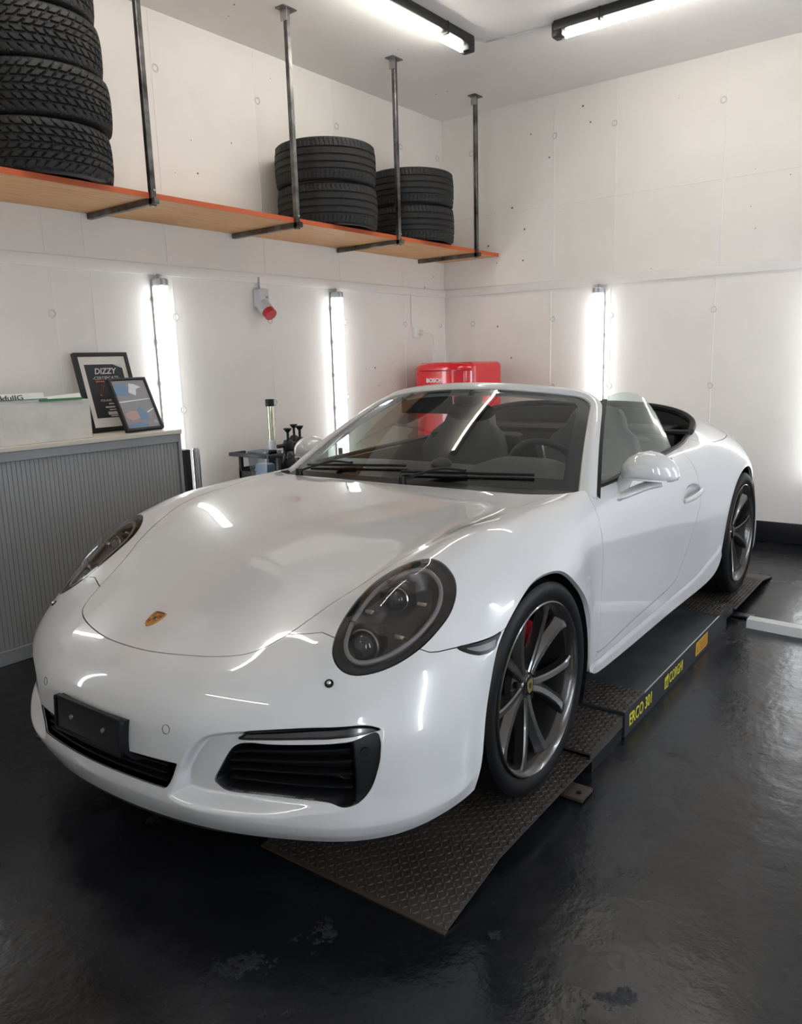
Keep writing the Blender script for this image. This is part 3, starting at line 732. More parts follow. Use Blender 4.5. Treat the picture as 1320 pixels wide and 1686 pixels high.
# ================================================================== CAR FRAME AND LIFT
CAR_RZ = R(1.159)        # the car and its lift stand a little askew in the room
GZ = .05                 # tyres stand on plates 5 cm above the floor
def lift_side(sy, label):
    """one platform of the low lift; sy=+1 near side. Local frame = car frame, z = 0 floor"""
    t = empty('scissor_lift', (0, 0, 0), (0, 0, CAR_RZ))
    y0, y1 = .30, .940
    yc, yw = (y0+y1)/2*sy, (y1-y0)
    PZ = .100
    X0, X1 = -1.985, -.565                 # platform ends
    MB().box(((X0+X1)/2, yc, PZ-.004), (X1-X0, yw-.006, .008)).build('deck', M['lift_deck'], t)
    for s in (-1, 1):
        yy = yc+s*(yw/2-.003)
        MB().box(((X0+X1)/2, yy, PZ/2), (X1-X0, .006, PZ-.002)).build('side_skirt', M['lift_side'], t)
        V, F = sweep_vf([(X0+.12, yy, PZ-.001), (X1-.20, yy, PZ-.001)], [(.0035*math.cos(a), .0035*math.sin(a)) for a in np.linspace(0, 2*math.pi, 8, endpoint=False)])
        MB().raw(V, F).build('edge', M['lift_edge'], t)
    for x in (X0, X1): MB().box((x, yc, PZ/2), (.006, yw, PZ-.004)).build('end_skirt', M['lift_side'], t)
    # checker plates on the platform ends
    V0 = [(X1-.21, X1+.004), (X0-.004, X0+.15)]
    def plate(xa, za, xb, zb, yA, yB, name, th=.006, treads=True):
        """sloped plate between (xa,za) and (xb,zb)"""
        a = (xa, za); b_ = (xb, zb)
        m = MB(); V = [(xa, yA, za), (xb, yA, zb), (xb, yB, zb), (xa, yB, za)]; V += [(x, y, z-th) for x, y, z in V]
        m.raw(V, [(0, 1, 2, 3), (7, 6, 5, 4), (0, 4, 5, 1), (1, 5, 6, 2), (2, 6, 7, 3), (3, 7, 4, 0)])
        p = m.build(name, M['checker'], t, smooth=False)
        if not treads: return p
        L = math.hypot(xb-xa, zb-za); ux = ((xb-xa)/L, (zb-za)/L); nx = (-ux[1], ux[0]) if ux[0] > 0 else (ux[1], -ux[0])
        if nx[1] < 0: nx = (-nx[0], -nx[1])
        tv = []; tf = []
        sp = .0175; ni = int(L/sp); nj = int(abs(yB-yA)/sp)
        ylo = min(yA, yB)
        for i in range(ni):
            for j in range(nj):
                cx_ = (i+.5)*L/ni; cy_ = ylo+(j+.5)*abs(yB-yA)/nj
                an = R(45) if (i+j) % 2 else R(-45)
                hl, hw = .0102, .0033
                k = len(tv)
                for (a_, b2, h) in ((-hl, 0, 0), (-.35*hl, hw, 0), (.35*hl, hw, 0), (hl, 0, 0), (.35*hl, -hw, 0), (-.35*hl, -hw, 0), (-.5*hl, 0, .0033), (.5*hl, 0, .0033)):
                    du = a_*math.cos(an)-b2*math.sin(an); dv = a_*math.sin(an)+b2*math.cos(an)
                    tv.append((xa+ux[0]*(cx_+du)+nx[0]*h, cy_+dv, za+ux[1]*(cx_+du)+nx[1]*h))
                for f in ((0, 6, 1), (1, 6, 7, 2), (2, 7, 3), (3, 7, 4), (4, 7, 6, 5), (5, 6, 0)): tf.append(tuple(k+q for q in f))
        me = me_new('tread_pattern', tv, tf); bmx = bmesh.new(); bmx.from_mesh(me); bmesh.ops.recalc_face_normals(bmx, faces=bmx.faces)
        bmx.to_mesh(me); bmx.free(); me.polygons.foreach_set('use_smooth', [True]*len(me.polygons))
        q = obj('tread_pattern', me, M['checker_hi'], t); q['kind'] = 'stuff'
        return p
    yA, yB = y0*sy, y1*sy
    plate(X1-.205, PZ+.0045, X1+.006, PZ+.0045, yA, yB, 'deck_plate')
    plate(X0-.006, PZ+.0045, X0+.14, PZ+.0045, yA, yB, 'deck_plate')
    # front: intermediate block, then the flap the tyre stands on
    bx0, bx1 = X1+.010, -.262
    plate(bx0, .090, bx1, .070, yA, (y1-.006)*sy, 'ramp_block')
    for yy in (y0+.006, y1-.010):
        MB().raw(*[(v, f) for v, f in [([(bx0, yy*sy, .088), (bx1, yy*sy, .066), (bx1, yy*sy, .040), (bx0, yy*sy, .046), (bx0, (yy+.004)*sy, .088), (bx1, (yy+.004)*sy, .066), (bx1, (yy+.004)*sy, .040), (bx0, (yy+.004)*sy, .046)],
            [(0, 1, 2, 3), (4, 5, 6, 7), (0, 1, 5, 4), (1, 2, 6, 5), (2, 3, 7, 6), (3, 0, 4, 7)])]][0]).build('block_side', M['checker'], t, smooth=False)
    MB().box(((bx0+bx1)/2, (y1-.02)*sy, .022), (bx1-bx0-.02, .03, .044)).build('support', M['black_plastic'], t)
    plate(-.275, GZ, .375, GZ, yA, (y1-.004)*sy, 'flap_plate')
    plate(.375, GZ, .636, .007, yA, (y1-.002)*sy, 'flap_tongue')
    MB().box((.640, yc, .003), (.016, yw, .005)).build('flap_lip', M['rust'], t)
    MB().box((.05, (y1-.10)*sy, .0215), (.60, .02, .043)).build('support', M['black_matte'], t)
    MB().box((-.115, (y1+.01)*sy, .010), (.085, .075, .012), bev=.002).build('floor_bracket', M['rust'], t)
    MB().cyl((-.105, (y1+.022)*sy, .012), (-.105, (y1+.022)*sy, .0185), .008, n=12).build('bracket_hole', M['black_matte'], t)
    # rear: block and flap
    rx = X0
    plate(rx-.012, .090, rx-.17, .072, yA, (y1-.006)*sy, 'ramp_block')
    MB().box((rx-.09, (y1-.014)*sy, .058), (.15, .012, .05)).build('block_side', M['checker'], t)
    plate(rx-.17, GZ+.002, -2.80, GZ+.0, yA, (y1+.004)*sy, 'flap_plate')
    plate(-2.80, GZ, -3.06, .007, yA, (y1+.004)*sy, 'flap_tongue')
    MB().box((-2.55, (y1-.10)*sy, .0215), (.60, .02, .043)).build('support', M['black_matte'], t)
    MB().box((rx-.21, (y1+.03)*sy, .010), (.06, .11, .010), bev=.002).build('floor_bracket', M['lift_side'], t)
    # print on the outer skirt
    if sy > 0:
        yo = y1+.0004
        def fmx(x, z): return frame_M((x, yo, z), (-1, 0, 0), (0, 0, 1))
        text_obj('print', 'ERCO 301', .068, fmx(-.735, .050), M['decal_yellow'], t, sx=.86, bold=.0008, depth=.0004)
        # emblem square and maker name
        MB().prism([(-1.013, .022), (-1.06, .022), (-1.06, .078), (-1.013, .070)], 0, .0008, M=Matrix(((1, 0, 0, 0), (0, 0, 1, yo-.0002), (0, 1, 0, 0), (0, 0, 0, 1)))).build('emblem', M['decal_yellow'], t, smooth=False)
        MB().prism([(-1.022, .028), (-1.030, .028), (-1.035, .056), (-1.022, .058)], 0, .0010, M=Matrix(((1, 0, 0, 0), (0, 0, 1, yo), (0, 1, 0, 0), (0, 0, 0, 1)))).build('emblem', M['lift_side'], t, smooth=False)
        MB().prism([(-1.040, .028), (-1.050, .028), (-1.050, .060), (-1.042, .058)], 0, .0010, M=Matrix(((1, 0, 0, 0), (0, 0, 1, yo), (0, 1, 0, 0), (0, 0, 0, 1)))).build('emblem', M['lift_side'], t, smooth=False)
        text_obj('print', 'CORGHI', .066, fmx(-1.165, .048), M['decal_yellow'], t, sx=.72, bold=.0006, depth=.0004)
        MB().box((-1.545, yo, .052), (.19, .0010, .064)).build('warning_sticker', M['decal_orange'], t)
        for kz in range(4): MB().box((-1.565, yo+.0007, .032+.013*kz), (.125, .0008, .006)).build('sticker_print', M['decal_orange_dark'], t)
        MB().prism([(-1.465, .034), (-1.490, .034), (-1.4775, .068)], 0, .0012, M=Matrix(((1, 0, 0, 0), (0, 0, 1, yo+.0004), (0, 1, 0, 0), (0, 0, 0, 1)))).build('sticker_print', M['decal_orange_dark'], t, smooth=False)
    tag(t, label, 'car lift', 'low scissor lift platforms')
    return t
lift_side(1, 'low dark lift platform with yellow lettering under the near wheels')
lift_side(-1, 'low dark lift platform under the far wheels of the car')
# ================================================================== CAR BODY SURFACE
RIBS=[
[(.945,0,.182),(.937,.15,.180),(.908,.31,.174),(.858,.46,.167),(.785,.605,.162),(.715,.72,.163),(.61,.808,.166),(.50,.855,.180),(.43,.872,.190),(.395,.877,.197)],
[(.962,0,.245),(.953,.15,.242),(.925,.32,.235),(.874,.475,.224),(.80,.615,.212),(.725,.728,.208),(.62,.816,.212),(.505,.864,.222),(.425,.880,.231),(.380,.884,.238)],
[(.958,0,.335),(.950,.15,.334),(.922,.33,.33),(.868,.485,.324),(.792,.625,.315),(.712,.735,.308),(.607,.82,.303),(.50,.868,.30),(.42,.884,.296),(.365,.887,.292)],
[(.950,0,.43),(.942,.15,.43),(.914,.325,.428),(.862,.475,.424),(.790,.612,.42),(.708,.725,.415),(.60,.812,.41),(.49,.863,.402),(.405,.882,.395),(.348,.886,.39)],
[(.923,0,.505),(.914,.15,.504),(.885,.315,.502),(.834,.458,.498),(.765,.590,.494),(.683,.705,.490),(.578,.795,.485),(.463,.852,.48),(.375,.878,.475),(.32,.885,.47)],
[(.868,0,.553),(.859,.15,.553),(.832,.30,.552),(.783,.437,.55),(.717,.562,.548),(.646,.678,.551),(.545,.781,.556),(.427,.845,.552),(.34,.875,.545),(.29,.884,.54)],
[(.785,0,.592),(.776,.14,.592),(.748,.285,.59),(.700,.405,.592),(.632,.522,.603),(.569,.638,.628),(.480,.752,.632),(.375,.831,.610),(.295,.868,.592),(.25,.883,.59)],
[(.66,0,.645),(.652,.14,.645),(.625,.28,.644),(.580,.40,.647),(.518,.512,.666),(.463,.622,.706),(.399,.740,.711),(.314,.831,.669),(.235,.868,.64),(.19,.884,.636)],
[(.52,0,.70),(.512,.15,.70),(.487,.29,.70),(.447,.41,.703),(.40,.512,.718),(.349,.611,.760),(.288,.724,.770),(.214,.825,.716),(.15,.867,.682),(.12,.884,.676)],
[(.35,0,.757),(.344,.15,.757),(.325,.30,.756),(.295,.44,.755),(.265,.545,.765),(.232,.622,.793),(.18,.722,.798),(.12,.82,.748),(.075,.866,.712),(.055,.885,.70)],
[(.12,0,.807),(.115,.15,.807),(.105,.31,.805),(.095,.46,.804),(.085,.580,.810),(.065,.652,.829),(.04,.742,.824),(.01,.828,.762),(-.01,.870,.720),(-.02,.887,.703)],
[(-.13,0,.838),(-.13,.15,.838),(-.13,.33,.836),(-.13,.49,.833),(-.13,.615,.831),(-.13,.688,.839),(-.13,.768,.826),(-.125,.842,.760),(-.12,.879,.705),(-.12,.890,.685)],
[(-.36,0,.858),(-.36,.17,.858),(-.355,.34,.856),(-.345,.51,.852),(-.33,.64,.845),(-.315,.712,.847),(-.285,.782,.826),(-.25,.848,.748),(-.225,.882,.662),(-.215,.891,.625)],
[(-.52,0,.868),(-.52,.18,.868),(-.515,.36,.866),(-.505,.53,.860),(-.49,.66,.851),(-.47,.725,.847),(-.43,.785,.818),(-.38,.843,.732),(-.345,.873,.60),(-.335,.886,.52)],
[(-.68,0,.88),(-.68,.18,.88),(-.67,.38,.876),(-.66,.56,.868),(-.64,.68,.858),(-.61,.738,.850),(-.565,.787,.810),(-.505,.832,.70),(-.43,.858,.50),(-.385,.874,.38)],
[(-.85,0,.89),(-.85,.18,.89),(-.84,.38,.886),(-.82,.57,.878),(-.80,.690,.866),(-.77,.744,.855),(-.72,.790,.805),(-.645,.826,.67),(-.53,.844,.42),(-.41,.864,.25)],
[(-1.05,0,.90),(-1.05,.18,.90),(-1.04,.38,.896),(-1.03,.58,.888),(-1.01,.697,.874),(-.985,.748,.862),(-.94,.790,.808),(-.87,.823,.66),(-.74,.837,.39),(-.58,.842,.20)],
[(-1.30,0,.91),(-1.30,.18,.91),(-1.30,.38,.905),(-1.29,.58,.897),(-1.27,.699,.882),(-1.25,.750,.870),(-1.22,.791,.813),(-1.17,.822,.66),(-1.09,.834,.39),(-.98,.834,.185)],
[(-1.6,0,0.94),(-1.6,0.18,0.94),(-1.6,0.38,0.935),(-1.6,0.58,0.918),(-1.59,0.699,0.89),(-1.58,0.752,0.878),(-1.565,0.795,0.82),(-1.54,0.825,0.67),(-1.51,0.835,0.4),(-1.46,0.835,0.185)],
[(-1.85,0,0.99),(-1.85,0.18,0.99),(-1.85,0.38,0.985),(-1.85,0.58,0.955),(-1.85,0.698,0.905),(-1.85,0.753,0.884),(-1.845,0.803,0.83),(-1.835,0.838,0.69),(-1.84,0.85,0.42),(-1.86,0.85,0.195)],
[(-1.98,0,1.035),(-1.98,0.18,1.035),(-1.98,0.38,1.03),(-1.98,0.58,0.993),(-1.98,0.696,0.923),(-1.98,0.755,0.888),(-1.975,0.812,0.836),(-1.965,0.852,0.71),(-1.99,0.87,0.46),(-2.05,0.872,0.26)],
[(-2.11,0,1.06),(-2.11,0.18,1.06),(-2.11,0.38,1.053),(-2.11,0.58,1.017),(-2.11,0.698,0.948),(-2.11,0.762,0.895),(-2.11,0.822,0.838),(-2.105,0.868,0.73),(-2.095,0.886,0.54),(-2.095,0.886,0.45)],
[(-2.27,0,1.056),(-2.27,0.18,1.056),(-2.27,0.38,1.048),(-2.27,0.58,1.012),(-2.27,0.695,0.948),(-2.27,0.762,0.896),(-2.27,0.833,0.835),(-2.265,0.882,0.752),(-2.245,0.894,0.69),(-2.235,0.894,0.655)],
[(-2.46,0,1.03),(-2.46,0.18,1.03),(-2.46,0.38,1.022),(-2.46,0.58,0.988),(-2.46,0.695,0.93),(-2.465,0.768,0.883),(-2.47,0.833,0.82),(-2.47,0.88,0.762),(-2.465,0.892,0.735),(-2.46,0.892,0.717)],
[(-2.7,0,0.985),(-2.7,0.18,0.985),(-2.7,0.38,0.975),(-2.7,0.57,0.945),(-2.7,0.68,0.895),(-2.7,0.75,0.852),(-2.7,0.812,0.795),(-2.69,0.86,0.722),(-2.675,0.877,0.675),(-2.665,0.878,0.65)],
[(-2.97,0,0.915),(-2.97,0.18,0.915),(-2.97,0.37,0.905),(-2.97,0.55,0.878),(-2.96,0.64,0.836),(-2.95,0.71,0.8),(-2.92,0.775,0.735),(-2.87,0.83,0.62),(-2.81,0.86,0.5),(-2.79,0.863,0.46)],
[(-3.22,0,.81),(-3.22,.18,.81),(-3.22,.35,.80),(-3.21,.50,.782),(-3.19,.59,.75),(-3.16,.66,.72),(-3.09,.74,.65),(-2.99,.81,.51),(-2.87,.85,.36),(-2.825,.858,.31)],
[(-3.42,0,.72),(-3.42,.18,.72),(-3.41,.33,.71),(-3.39,.46,.695),(-3.35,.58,.67),(-3.29,.66,.63),(-3.18,.75,.55),(-3.05,.828,.42),(-2.90,.866,.26),(-2.84,.870,.22)],
[(-3.53,0,.50),(-3.53,.18,.50),(-3.51,.33,.49),(-3.48,.46,.48),(-3.43,.58,.46),(-3.35,.66,.43),(-3.22,.75,.38),(-3.07,.822,.29),(-2.92,.858,.19),(-2.86,.862,.17)],
[(-3.48,0,.28),(-3.48,.18,.28),(-3.46,.33,.28),(-3.43,.46,.27),(-3.38,.58,.26),(-3.3,.66,.24),(-3.18,.74,.22),(-3.05,.81,.19),(-2.93,.845,.16),(-2.87,.855,.15)],
]
G0 = np.array(RIBS, float)
def _pad(G):
    m = G[:, 1:2]*[1, -1, 1]
    G = np.concatenate([m, G, 2*G[:, -1:]-G[:, -2:-1]], 1)
    return np.concatenate([2*G[:1]-G[1:2], G, 2*G[-1:]-G[-2:-1]], 0)
def _basis(t, n, der=0):
    i = np.clip(np.floor(t).astype(int), 0, n-2); s = t-i
    if der == 0: B = np.stack([(1-s)**3, 3*s**3-6*s**2+4, -3*s**3+3*s**2+3*s+1, s**3], -1)/6
    else: B = np.stack([-3*(1-s)**2, 9*s**2-12*s, -9*s**2+6*s+3, 3*s**2], -1)/6
    return i, B
def ev(G, u, v, du=0, dv=0):
    n, m = G.shape[:2]; C = _pad(G)
    iu, Bu = _basis(u, n, du); iv, Bv = _basis(v, m, dv)
    MU = np.zeros((len(u), n+2)); MV = np.zeros((len(v), m+2))
    for k in range(4):
        MU[np.arange(len(u)), iu+k] += Bu[:, k]; MV[np.arange(len(v)), iv+k] += Bv[:, k]
    T = np.tensordot(MU, C, (1, 0))
    return np.einsum('ajc,bj->abc', T, MV)
def correct(G, a=.75, it=2):
    n, m = G.shape[:2]; C = G.copy()
    for _ in range(it):
        S = ev(C, np.arange(n, dtype=float), np.arange(m, dtype=float)); C = C+a*(G-S); C[:, 0, 1] = 0
    return C
CG = correct(G0); NU = len(RIBS)
def ev1(u, v): return np.array([ev(CG, np.array([float(a)]), np.array([float(b)]))[0, 0] for a, b in zip(u, v)])
def nrm1(u, v):
    out = []
    for a, b in zip(u, v):
        n = np.cross(ev(CG, np.array([float(a)]), np.array([float(b)]), 0, 1)[0, 0], ev(CG, np.array([float(a)]), np.array([float(b)]), 1, 0)[0, 0])
        out.append(n/np.linalg.norm(n))
    return np.array(out)
def ev_many(uv):
    """vectorised point evaluation"""
    u = np.clip(uv[:, 0], 0, NU-1.0001); v = uv[:, 1]
    C = _pad(CG); iu, Bu = _basis(u, NU); iv, Bv = _basis(np.clip(v, 0, 8.9999), 10)
    out = np.zeros((len(u), 3))
    for a in range(4):
        for b in range(4): out += (Bu[:, a]*Bv[:, b])[:, None]*C[iu+a, iv+b]
    return out
UU = np.concatenate([np.linspace(0, 7, 240, endpoint=False), np.linspace(7, 14, 150, endpoint=False), np.linspace(14, 20, 90, endpoint=False), np.linspace(20, NU-1, 100)])
VV = np.linspace(0, 9, 270)
SP = ev(CG, UU, VV)
UG, VG = np.meshgrid(UU, VV, indexing='ij')
UVF = np.stack([UG.ravel(), VG.ravel()], 1)
def in_poly(poly, pts):
    x, y = pts[:, 0], pts[:, 1]; c = np.zeros(len(pts), bool); n = len(poly)
    for i in range(n):
        x0, y0 = poly[i]; x1, y1 = poly[(i+1) % n]
        if y0 == y1: continue
        k = ((y0 > y) != (y1 > y)) & (x < (x1-x0)*(y-y0)/(y1-y0)+x0); c ^= k
    return c
def sdf(poly, P3, uv=UVF, edge=None):
    """signed metric distance to a closed curve on the sheet given in (u,v); negative inside. edge: the points that are real edges"""
    poly = np.asarray(poly, float); ed = poly if edge is None else np.asarray(edge, float)
    L3 = ev_many(ed)
    lo, hi = poly.min(0)-.8, poly.max(0)+.8
    near = (uv[:, 0] > lo[0]) & (uv[:, 0] < hi[0]) & (uv[:, 1] > lo[1]) & (uv[:, 1] < hi[1])
    f = np.full(len(uv), .5); idx = np.where(near)[0]
    A = L3; B = np.roll(L3, -1, 0)
    if edge is not None: A = L3[:-1]; B = L3[1:]
    Q = P3[idx]; best = np.full(len(idx), 9.0)
    # points
    AB = B-A; LL = (AB**2).sum(1)+1e-12
    for c in range(0, len(idx), 20000):
        q = Q[c:c+20000]
        t = np.clip(((q[:, None]-A[None])*AB[None]).sum(2)/LL[None], 0, 1)
        d = np.linalg.norm(q[:, None]-(A[None]+t[..., None]*AB[None]), axis=2).min(1); best[c:c+20000] = d
    s = np.where(in_poly(poly, uv[idx]), -1.0, 1.0); f[idx] = best*s
    return f
SPF = SP.reshape(-1, 3).copy()
# ---- outlines on the sheet, (u, v)
HOODE = crom([(5.50, 0), (5.52, .7), (5.625, 1.429), (5.753, 2.169), (5.883, 2.679), (6.110, 3.010), (6.513, 3.323), (7.023, 3.564), (7.483, 3.80), (7.931, 4.08), (8.511, 4.25), (9.100, 4.37),
               (9.714, 4.47), (10.406, 4.42), (11.077, 4.33), (11.712, 4.40), (12.402, 4.43), (13.02, 4.33)], 6)
HOODR = crom([(13.02, 4.33), (12.75, 3.9), (12.45, 3.3), (12.22, 2.4), (12.12, 1.3), (12.08, 0)], 6)
HOOD_E = np.concatenate([HOODE, HOODR[1:]])
HOOD = np.concatenate([HOOD_E, [(12.08, -2), (5.50, -2)]])
HL = crom([(8.399, 5.613), (8.039, 6.063), (7.573, 6.408), (6.820, 6.561), (6.167, 6.407), (5.681, 6.148), (5.263, 5.660), (5.120, 5.064), (5.356, 4.725), (5.767, 4.530), (6.157, 4.463), (6.783, 4.391), (7.683, 4.463), (8.166, 4.72), (8.402, 5.130)], 8, True)
for _k in range(14): HL = .25*np.roll(HL, 1, 0)+.5*HL+.25*np.roll(HL, -1, 0)
INTAKE = crom([(1.753, 2.464), (2.10, 2.57), (2.429, 2.693), (2.75, 2.86), (2.90, 3.1), (2.93, 3.5), (3.02, 4.1), (3.10, 4.7), (3.16, 5.0), (3.36, 5.40), (3.126, 5.487), (2.8, 5.47), (2.503, 5.421), (2.005, 5.273), (1.679, 5.052), (1.575, 4.789), (1.649, 4.516), (1.658, 4.187), (1.60, 3.5), (1.499, 2.776), (1.60, 2.56)], 5, True)
STRIP = crom([(2.968, 2.954), (3.15, 3.05), (3.323, 3.179), (3.43, 3.6), (3.522, 4.155), (3.56, 4.7), (3.583, 5.180), (3.50, 5.42), (3.414, 5.488), (3.36, 5.30), (3.287, 5.044), (3.22, 4.6), (3.171, 4.143), (3.06, 3.5)], 5, True)
RECESS = crom([(1.220, 1.792), (1.7, 1.89), (2.174, 2.021), (2.647, 2.200), (2.977, 2.391), (3.154, 2.640), (3.309, 3.091), (3.548, 4.156), (3.60, 4.7), (3.638, 5.182), (3.463, 5.514), (3.072, 5.521), (2.484, 5.453), (1.981, 5.306), (1.632, 5.077), (1.468, 4.688), (1.377, 4.202), (1.20, 3.6), (1.136, 3.149), (1.03, 2.472), (1.05, 2.034)], 5, True)
GRILLE_E = np.concatenate([crom([(2.10, 0), (2.12, .8), (2.16, 1.6), (2.176, 1.95)], 5), crom([(1.82, 1.875), (1.46, 1.77), (1.42, 1.6), (1.42, 1.0), (1.42, 0)], 5)])
GRILLE = np.concatenate([GRILLE_E, [(1.42, -2), (2.10, -2)]])
MARKER = crom([(5.661, 6.955), (5.85, 7.6), (6.05, 8.2), (6.22, 8.72), (5.8, 8.74), (5.429, 8.686), (5.296, 7.747)], 5, True)
SEAM_V = np.array([0, 3.3, 4.076, 4.453, 6.148, 6.348, 6.536, 6.944, 8.67, 9.0]); SEAM_U = np.array([6.6, 6.513, 6.42, 6.18, 5.68, 5.574, 5.574, 5.683, 6.219, 6.32])
DOORF = np.array([(13.85, 4.2), (14.0, 4.75), (14.129, 5.146), (14.162, 5.82), (14.31, 6.286), (14.476, 6.646), (14.646, 6.924), (14.77, 7.165), (14.861, 7.409), (14.946, 7.688), (15.137, 8.121), (15.388, 8.616)])
DOOR = np.concatenate([crom(DOORF, 5), crom([(15.44, 8.64), (15.9, 8.60), (16.669, 8.499), (17.345, 8.451), (17.746, 8.426), (17.951, 8.334), (18.037, 8.182), (18.197, 7.995), (18.421, 7.723), (18.652, 7.452), (18.835, 7.097), (18.664, 6.323), (18.529, 5.813), (18.42, 5.0), (18.35, 4.2)], 5)])
OPEN_E = np.concatenate([crom([(12.16, 0), (12.20, 1.3), (12.30, 2.4), (12.53, 3.3), (12.83, 3.9), (13.14, 4.42), (13.65, 4.83), (14.303, 5.03), (14.9, 5.13), (15.749, 5.12), (16.8, 4.92), (17.806, 4.66), (18.371, 4.5), (19.0, 4.33), (19.689, 4.164), (20.4, 4.07), (21.015, 3.93), (21.5, 3.65), (21.85, 3.1), (21.98, 2.2), (22.0, 1.1), (22.0, 0)], 5)])
OPENP = np.concatenate([OPEN_E, [(22, -2), (12.16, -2)]])
LID_E = crom([(19.75, 4.0), (19.9, 4.35), (20.273, 4.956), (21.139, 5.352), (22.419, 5.329), (23.6, 4.75), (24.5, 3.8), (25.0, 2.4), (25.1, 1.0), (25.1, 0)], 5)
LID = np.concatenate([LID_E, [(25.1, -2), (19.75, -2)]])
# ---- relief of the bumper: concave field around the side intakes
f_rec = sdf(RECESS, SPF)
def sstep(a, b, x):
    t = np.clip((x-a)/(b-a), 0, 1); return t*t*(3-2*t)
v_ = UVF[:, 1]; u_ = UVF[:, 0]
depth = .034*(1-sstep(2.7, 5.0, v_))+.004
width = .010+.030*sstep(2.0, 1.3, u_)*1.0
NRM0 = np.cross(np.gradient(SP, axis=1), np.gradient(SP, axis=0)).reshape(-1, 3); NRM0 /= np.linalg.norm(NRM0, axis=1, keepdims=True)+1e-12
SPF = SPF-NRM0*(depth*sstep(0, 1, -f_rec/width))[:, None]
# lip ridge along the lower edge of the bumper
rdg = .009*np.where(u_ > 1.0, sstep(1.75, 1.0, u_), np.clip(u_, 0, 1)**1.2)*(1-sstep(7.0, 8.6, v_))*(1-.6*sstep(0, 1, -f_rec/.02))
SPF = SPF+NRM0*np.where(u_ < 2.2, rdg, 0)[:, None]
SPG = SPF.reshape(SP.shape)
gu = np.gradient(SPG, axis=0); gv = np.gradient(SPG, axis=1)
gv[:, 0] = gv[:, 1]*[0, 1, 0]
NG = np.cross(gv, gu); NG /= np.linalg.norm(NG, axis=2, keepdims=True)+1e-12
NG[:, 0, 1] = 0; NG[:, 0] /= np.linalg.norm(NG[:, 0], axis=1, keepdims=True)
NF = NG.reshape(-1, 3)
nu, nv = SP.shape[:2]
_i = np.arange(nu-1)[:, None]*nv+np.arange(nv-1)[None]
QT = np.concatenate([np.stack([_i, _i+1, _i+nv+1], 2).reshape(-1, 3), np.stack([_i, _i+nv+1, _i+nv], 2).reshape(-1, 3)])
HANDLE = crom([(18.10, 6.92), (18.22, 6.74), (18.56, 6.75), (18.92, 6.98), (18.58, 7.07), (18.13, 7.05)], 6, True)
SP0 = SP.reshape(-1, 3)
FI = {k: sdf(p, SP0) for k, p in dict(handle=HANDLE, hl=HL, intake=INTAKE, strip=STRIP, marker=MARKER, door=DOOR).items()}
FI['hood'] = sdf(HOOD, SP0, edge=HOOD_E); FI['grille'] = sdf(GRILLE, SP0, edge=GRILLE_E)
SK_E = crom([(15.05, 8.80), (15.5, 8.78), (16.6, 8.70), (17.6, 8.68), (18.6, 8.64), (19.4, 8.52), (20.3, 8.60)], 8); FI['skirt'] = sdf(np.concatenate([SK_E, [(20.3, 9.6), (15.05, 9.6)]]), SP0, edge=SK_E)
FI['open'] = sdf(OPENP, SP0, edge=OPEN_E); FI['lid'] = sdf(LID, SP0, edge=LID_E); FI['rec'] = f_rec
du_len = np.linalg.norm(np.gradient(SP, axis=0)/np.gradient(UU)[:, None, None], axis=2).ravel()
FI['seam'] = np.clip((u_-np.interp(v_, SEAM_V, SEAM_U))*du_len, -.5, .5)          # <0 bumper side
dfu = np.interp(v_, np.append(DOORF[:, 1], 9.0), np.append(DOORF[:, 0], 15.2))
FI['doorf'] = np.clip((u_-dfu)*du_len, -.5, .5)                                  # <0 fender side
def clip(pc, f, key=None):
    """keep the part of a piece where f <= 0; pc = dict(V, N, T, A) with A attribute columns"""
    V, N, T, A = pc['V'], pc['N'], pc['T'], pc['A']
    ins = f <= 0; c = ins[T].sum(1)
    keep = T[c == 3]; cut = T[(c == 1) | (c == 2)]
    if len(cut) == 0: return _compact(V, N, keep, A, f)
    # rotate so that the odd vertex is first
    ci = ins[cut].sum(1); odd = np.where(ci == 1, np.argmax(ins[cut], 1), np.argmin(ins[cut], 1))
    r = np.arange(len(cut)); a = cut[r, odd]; b = cut[r, (odd+1) % 3]; d = cut[r, (odd+2) % 3]
    def cross(p, q):
        lo = np.minimum(p, q); hi = np.maximum(p, q); return lo.astype(np.int64)*len(V)+hi
    keys = np.concatenate([cross(a, b), cross(a, d)]); uq, inv = np.unique(keys, return_inverse=True)
    lo = uq//len(V); hi = uq % len(V); t = f[lo]/(f[lo]-f[hi]+1e-15); t = np.clip(t, .02, .98)[:, None]
    nV = V[lo]*(1-t)+V[hi]*t; nN = N[lo]*(1-t)+N[hi]*t; nN /= np.linalg.norm(nN, axis=1, keepdims=True)+1e-12
    nA = A[lo]*(1-t)+A[hi]*t; nf = np.zeros(len(uq))
    m1 = inv[:len(cut)]+len(V); m2 = inv[len(cut):]+len(V)
    one = ci == 1
    T1 = np.stack([a, m1, m2], 1)[one]
    two = ~one
    T2 = np.stack([m1, b, d], 1)[two]; T3 = np.stack([m1, d, m2], 1)[two]
    return _compact(np.concatenate([V, nV]), np.concatenate([N, nN]), np.concatenate([keep, T1, T2, T3]), np.concatenate([A, nA]), np.concatenate([f, nf]))
def _compact(V, N, T, A, f):
    used = np.zeros(len(V), bool); used[T.ravel()] = True; mp = np.cumsum(used)-1
    return dict(V=V[used], N=N[used], T=mp[T], A=A[used])
KEYS = list(FI)
A_ALL = np.stack([FI[k] for k in KEYS]+[u_, v_], 1)
def sheet(u0=0, u1=99, v0=-1, v1=99):
    m = (u_ >= u0) & (u_ <= u1) & (v_ >= v0) & (v_ <= v1)
    T = QT[m[QT].all(1)]
    return _compact(SPF, NF, T, A_ALL, None)
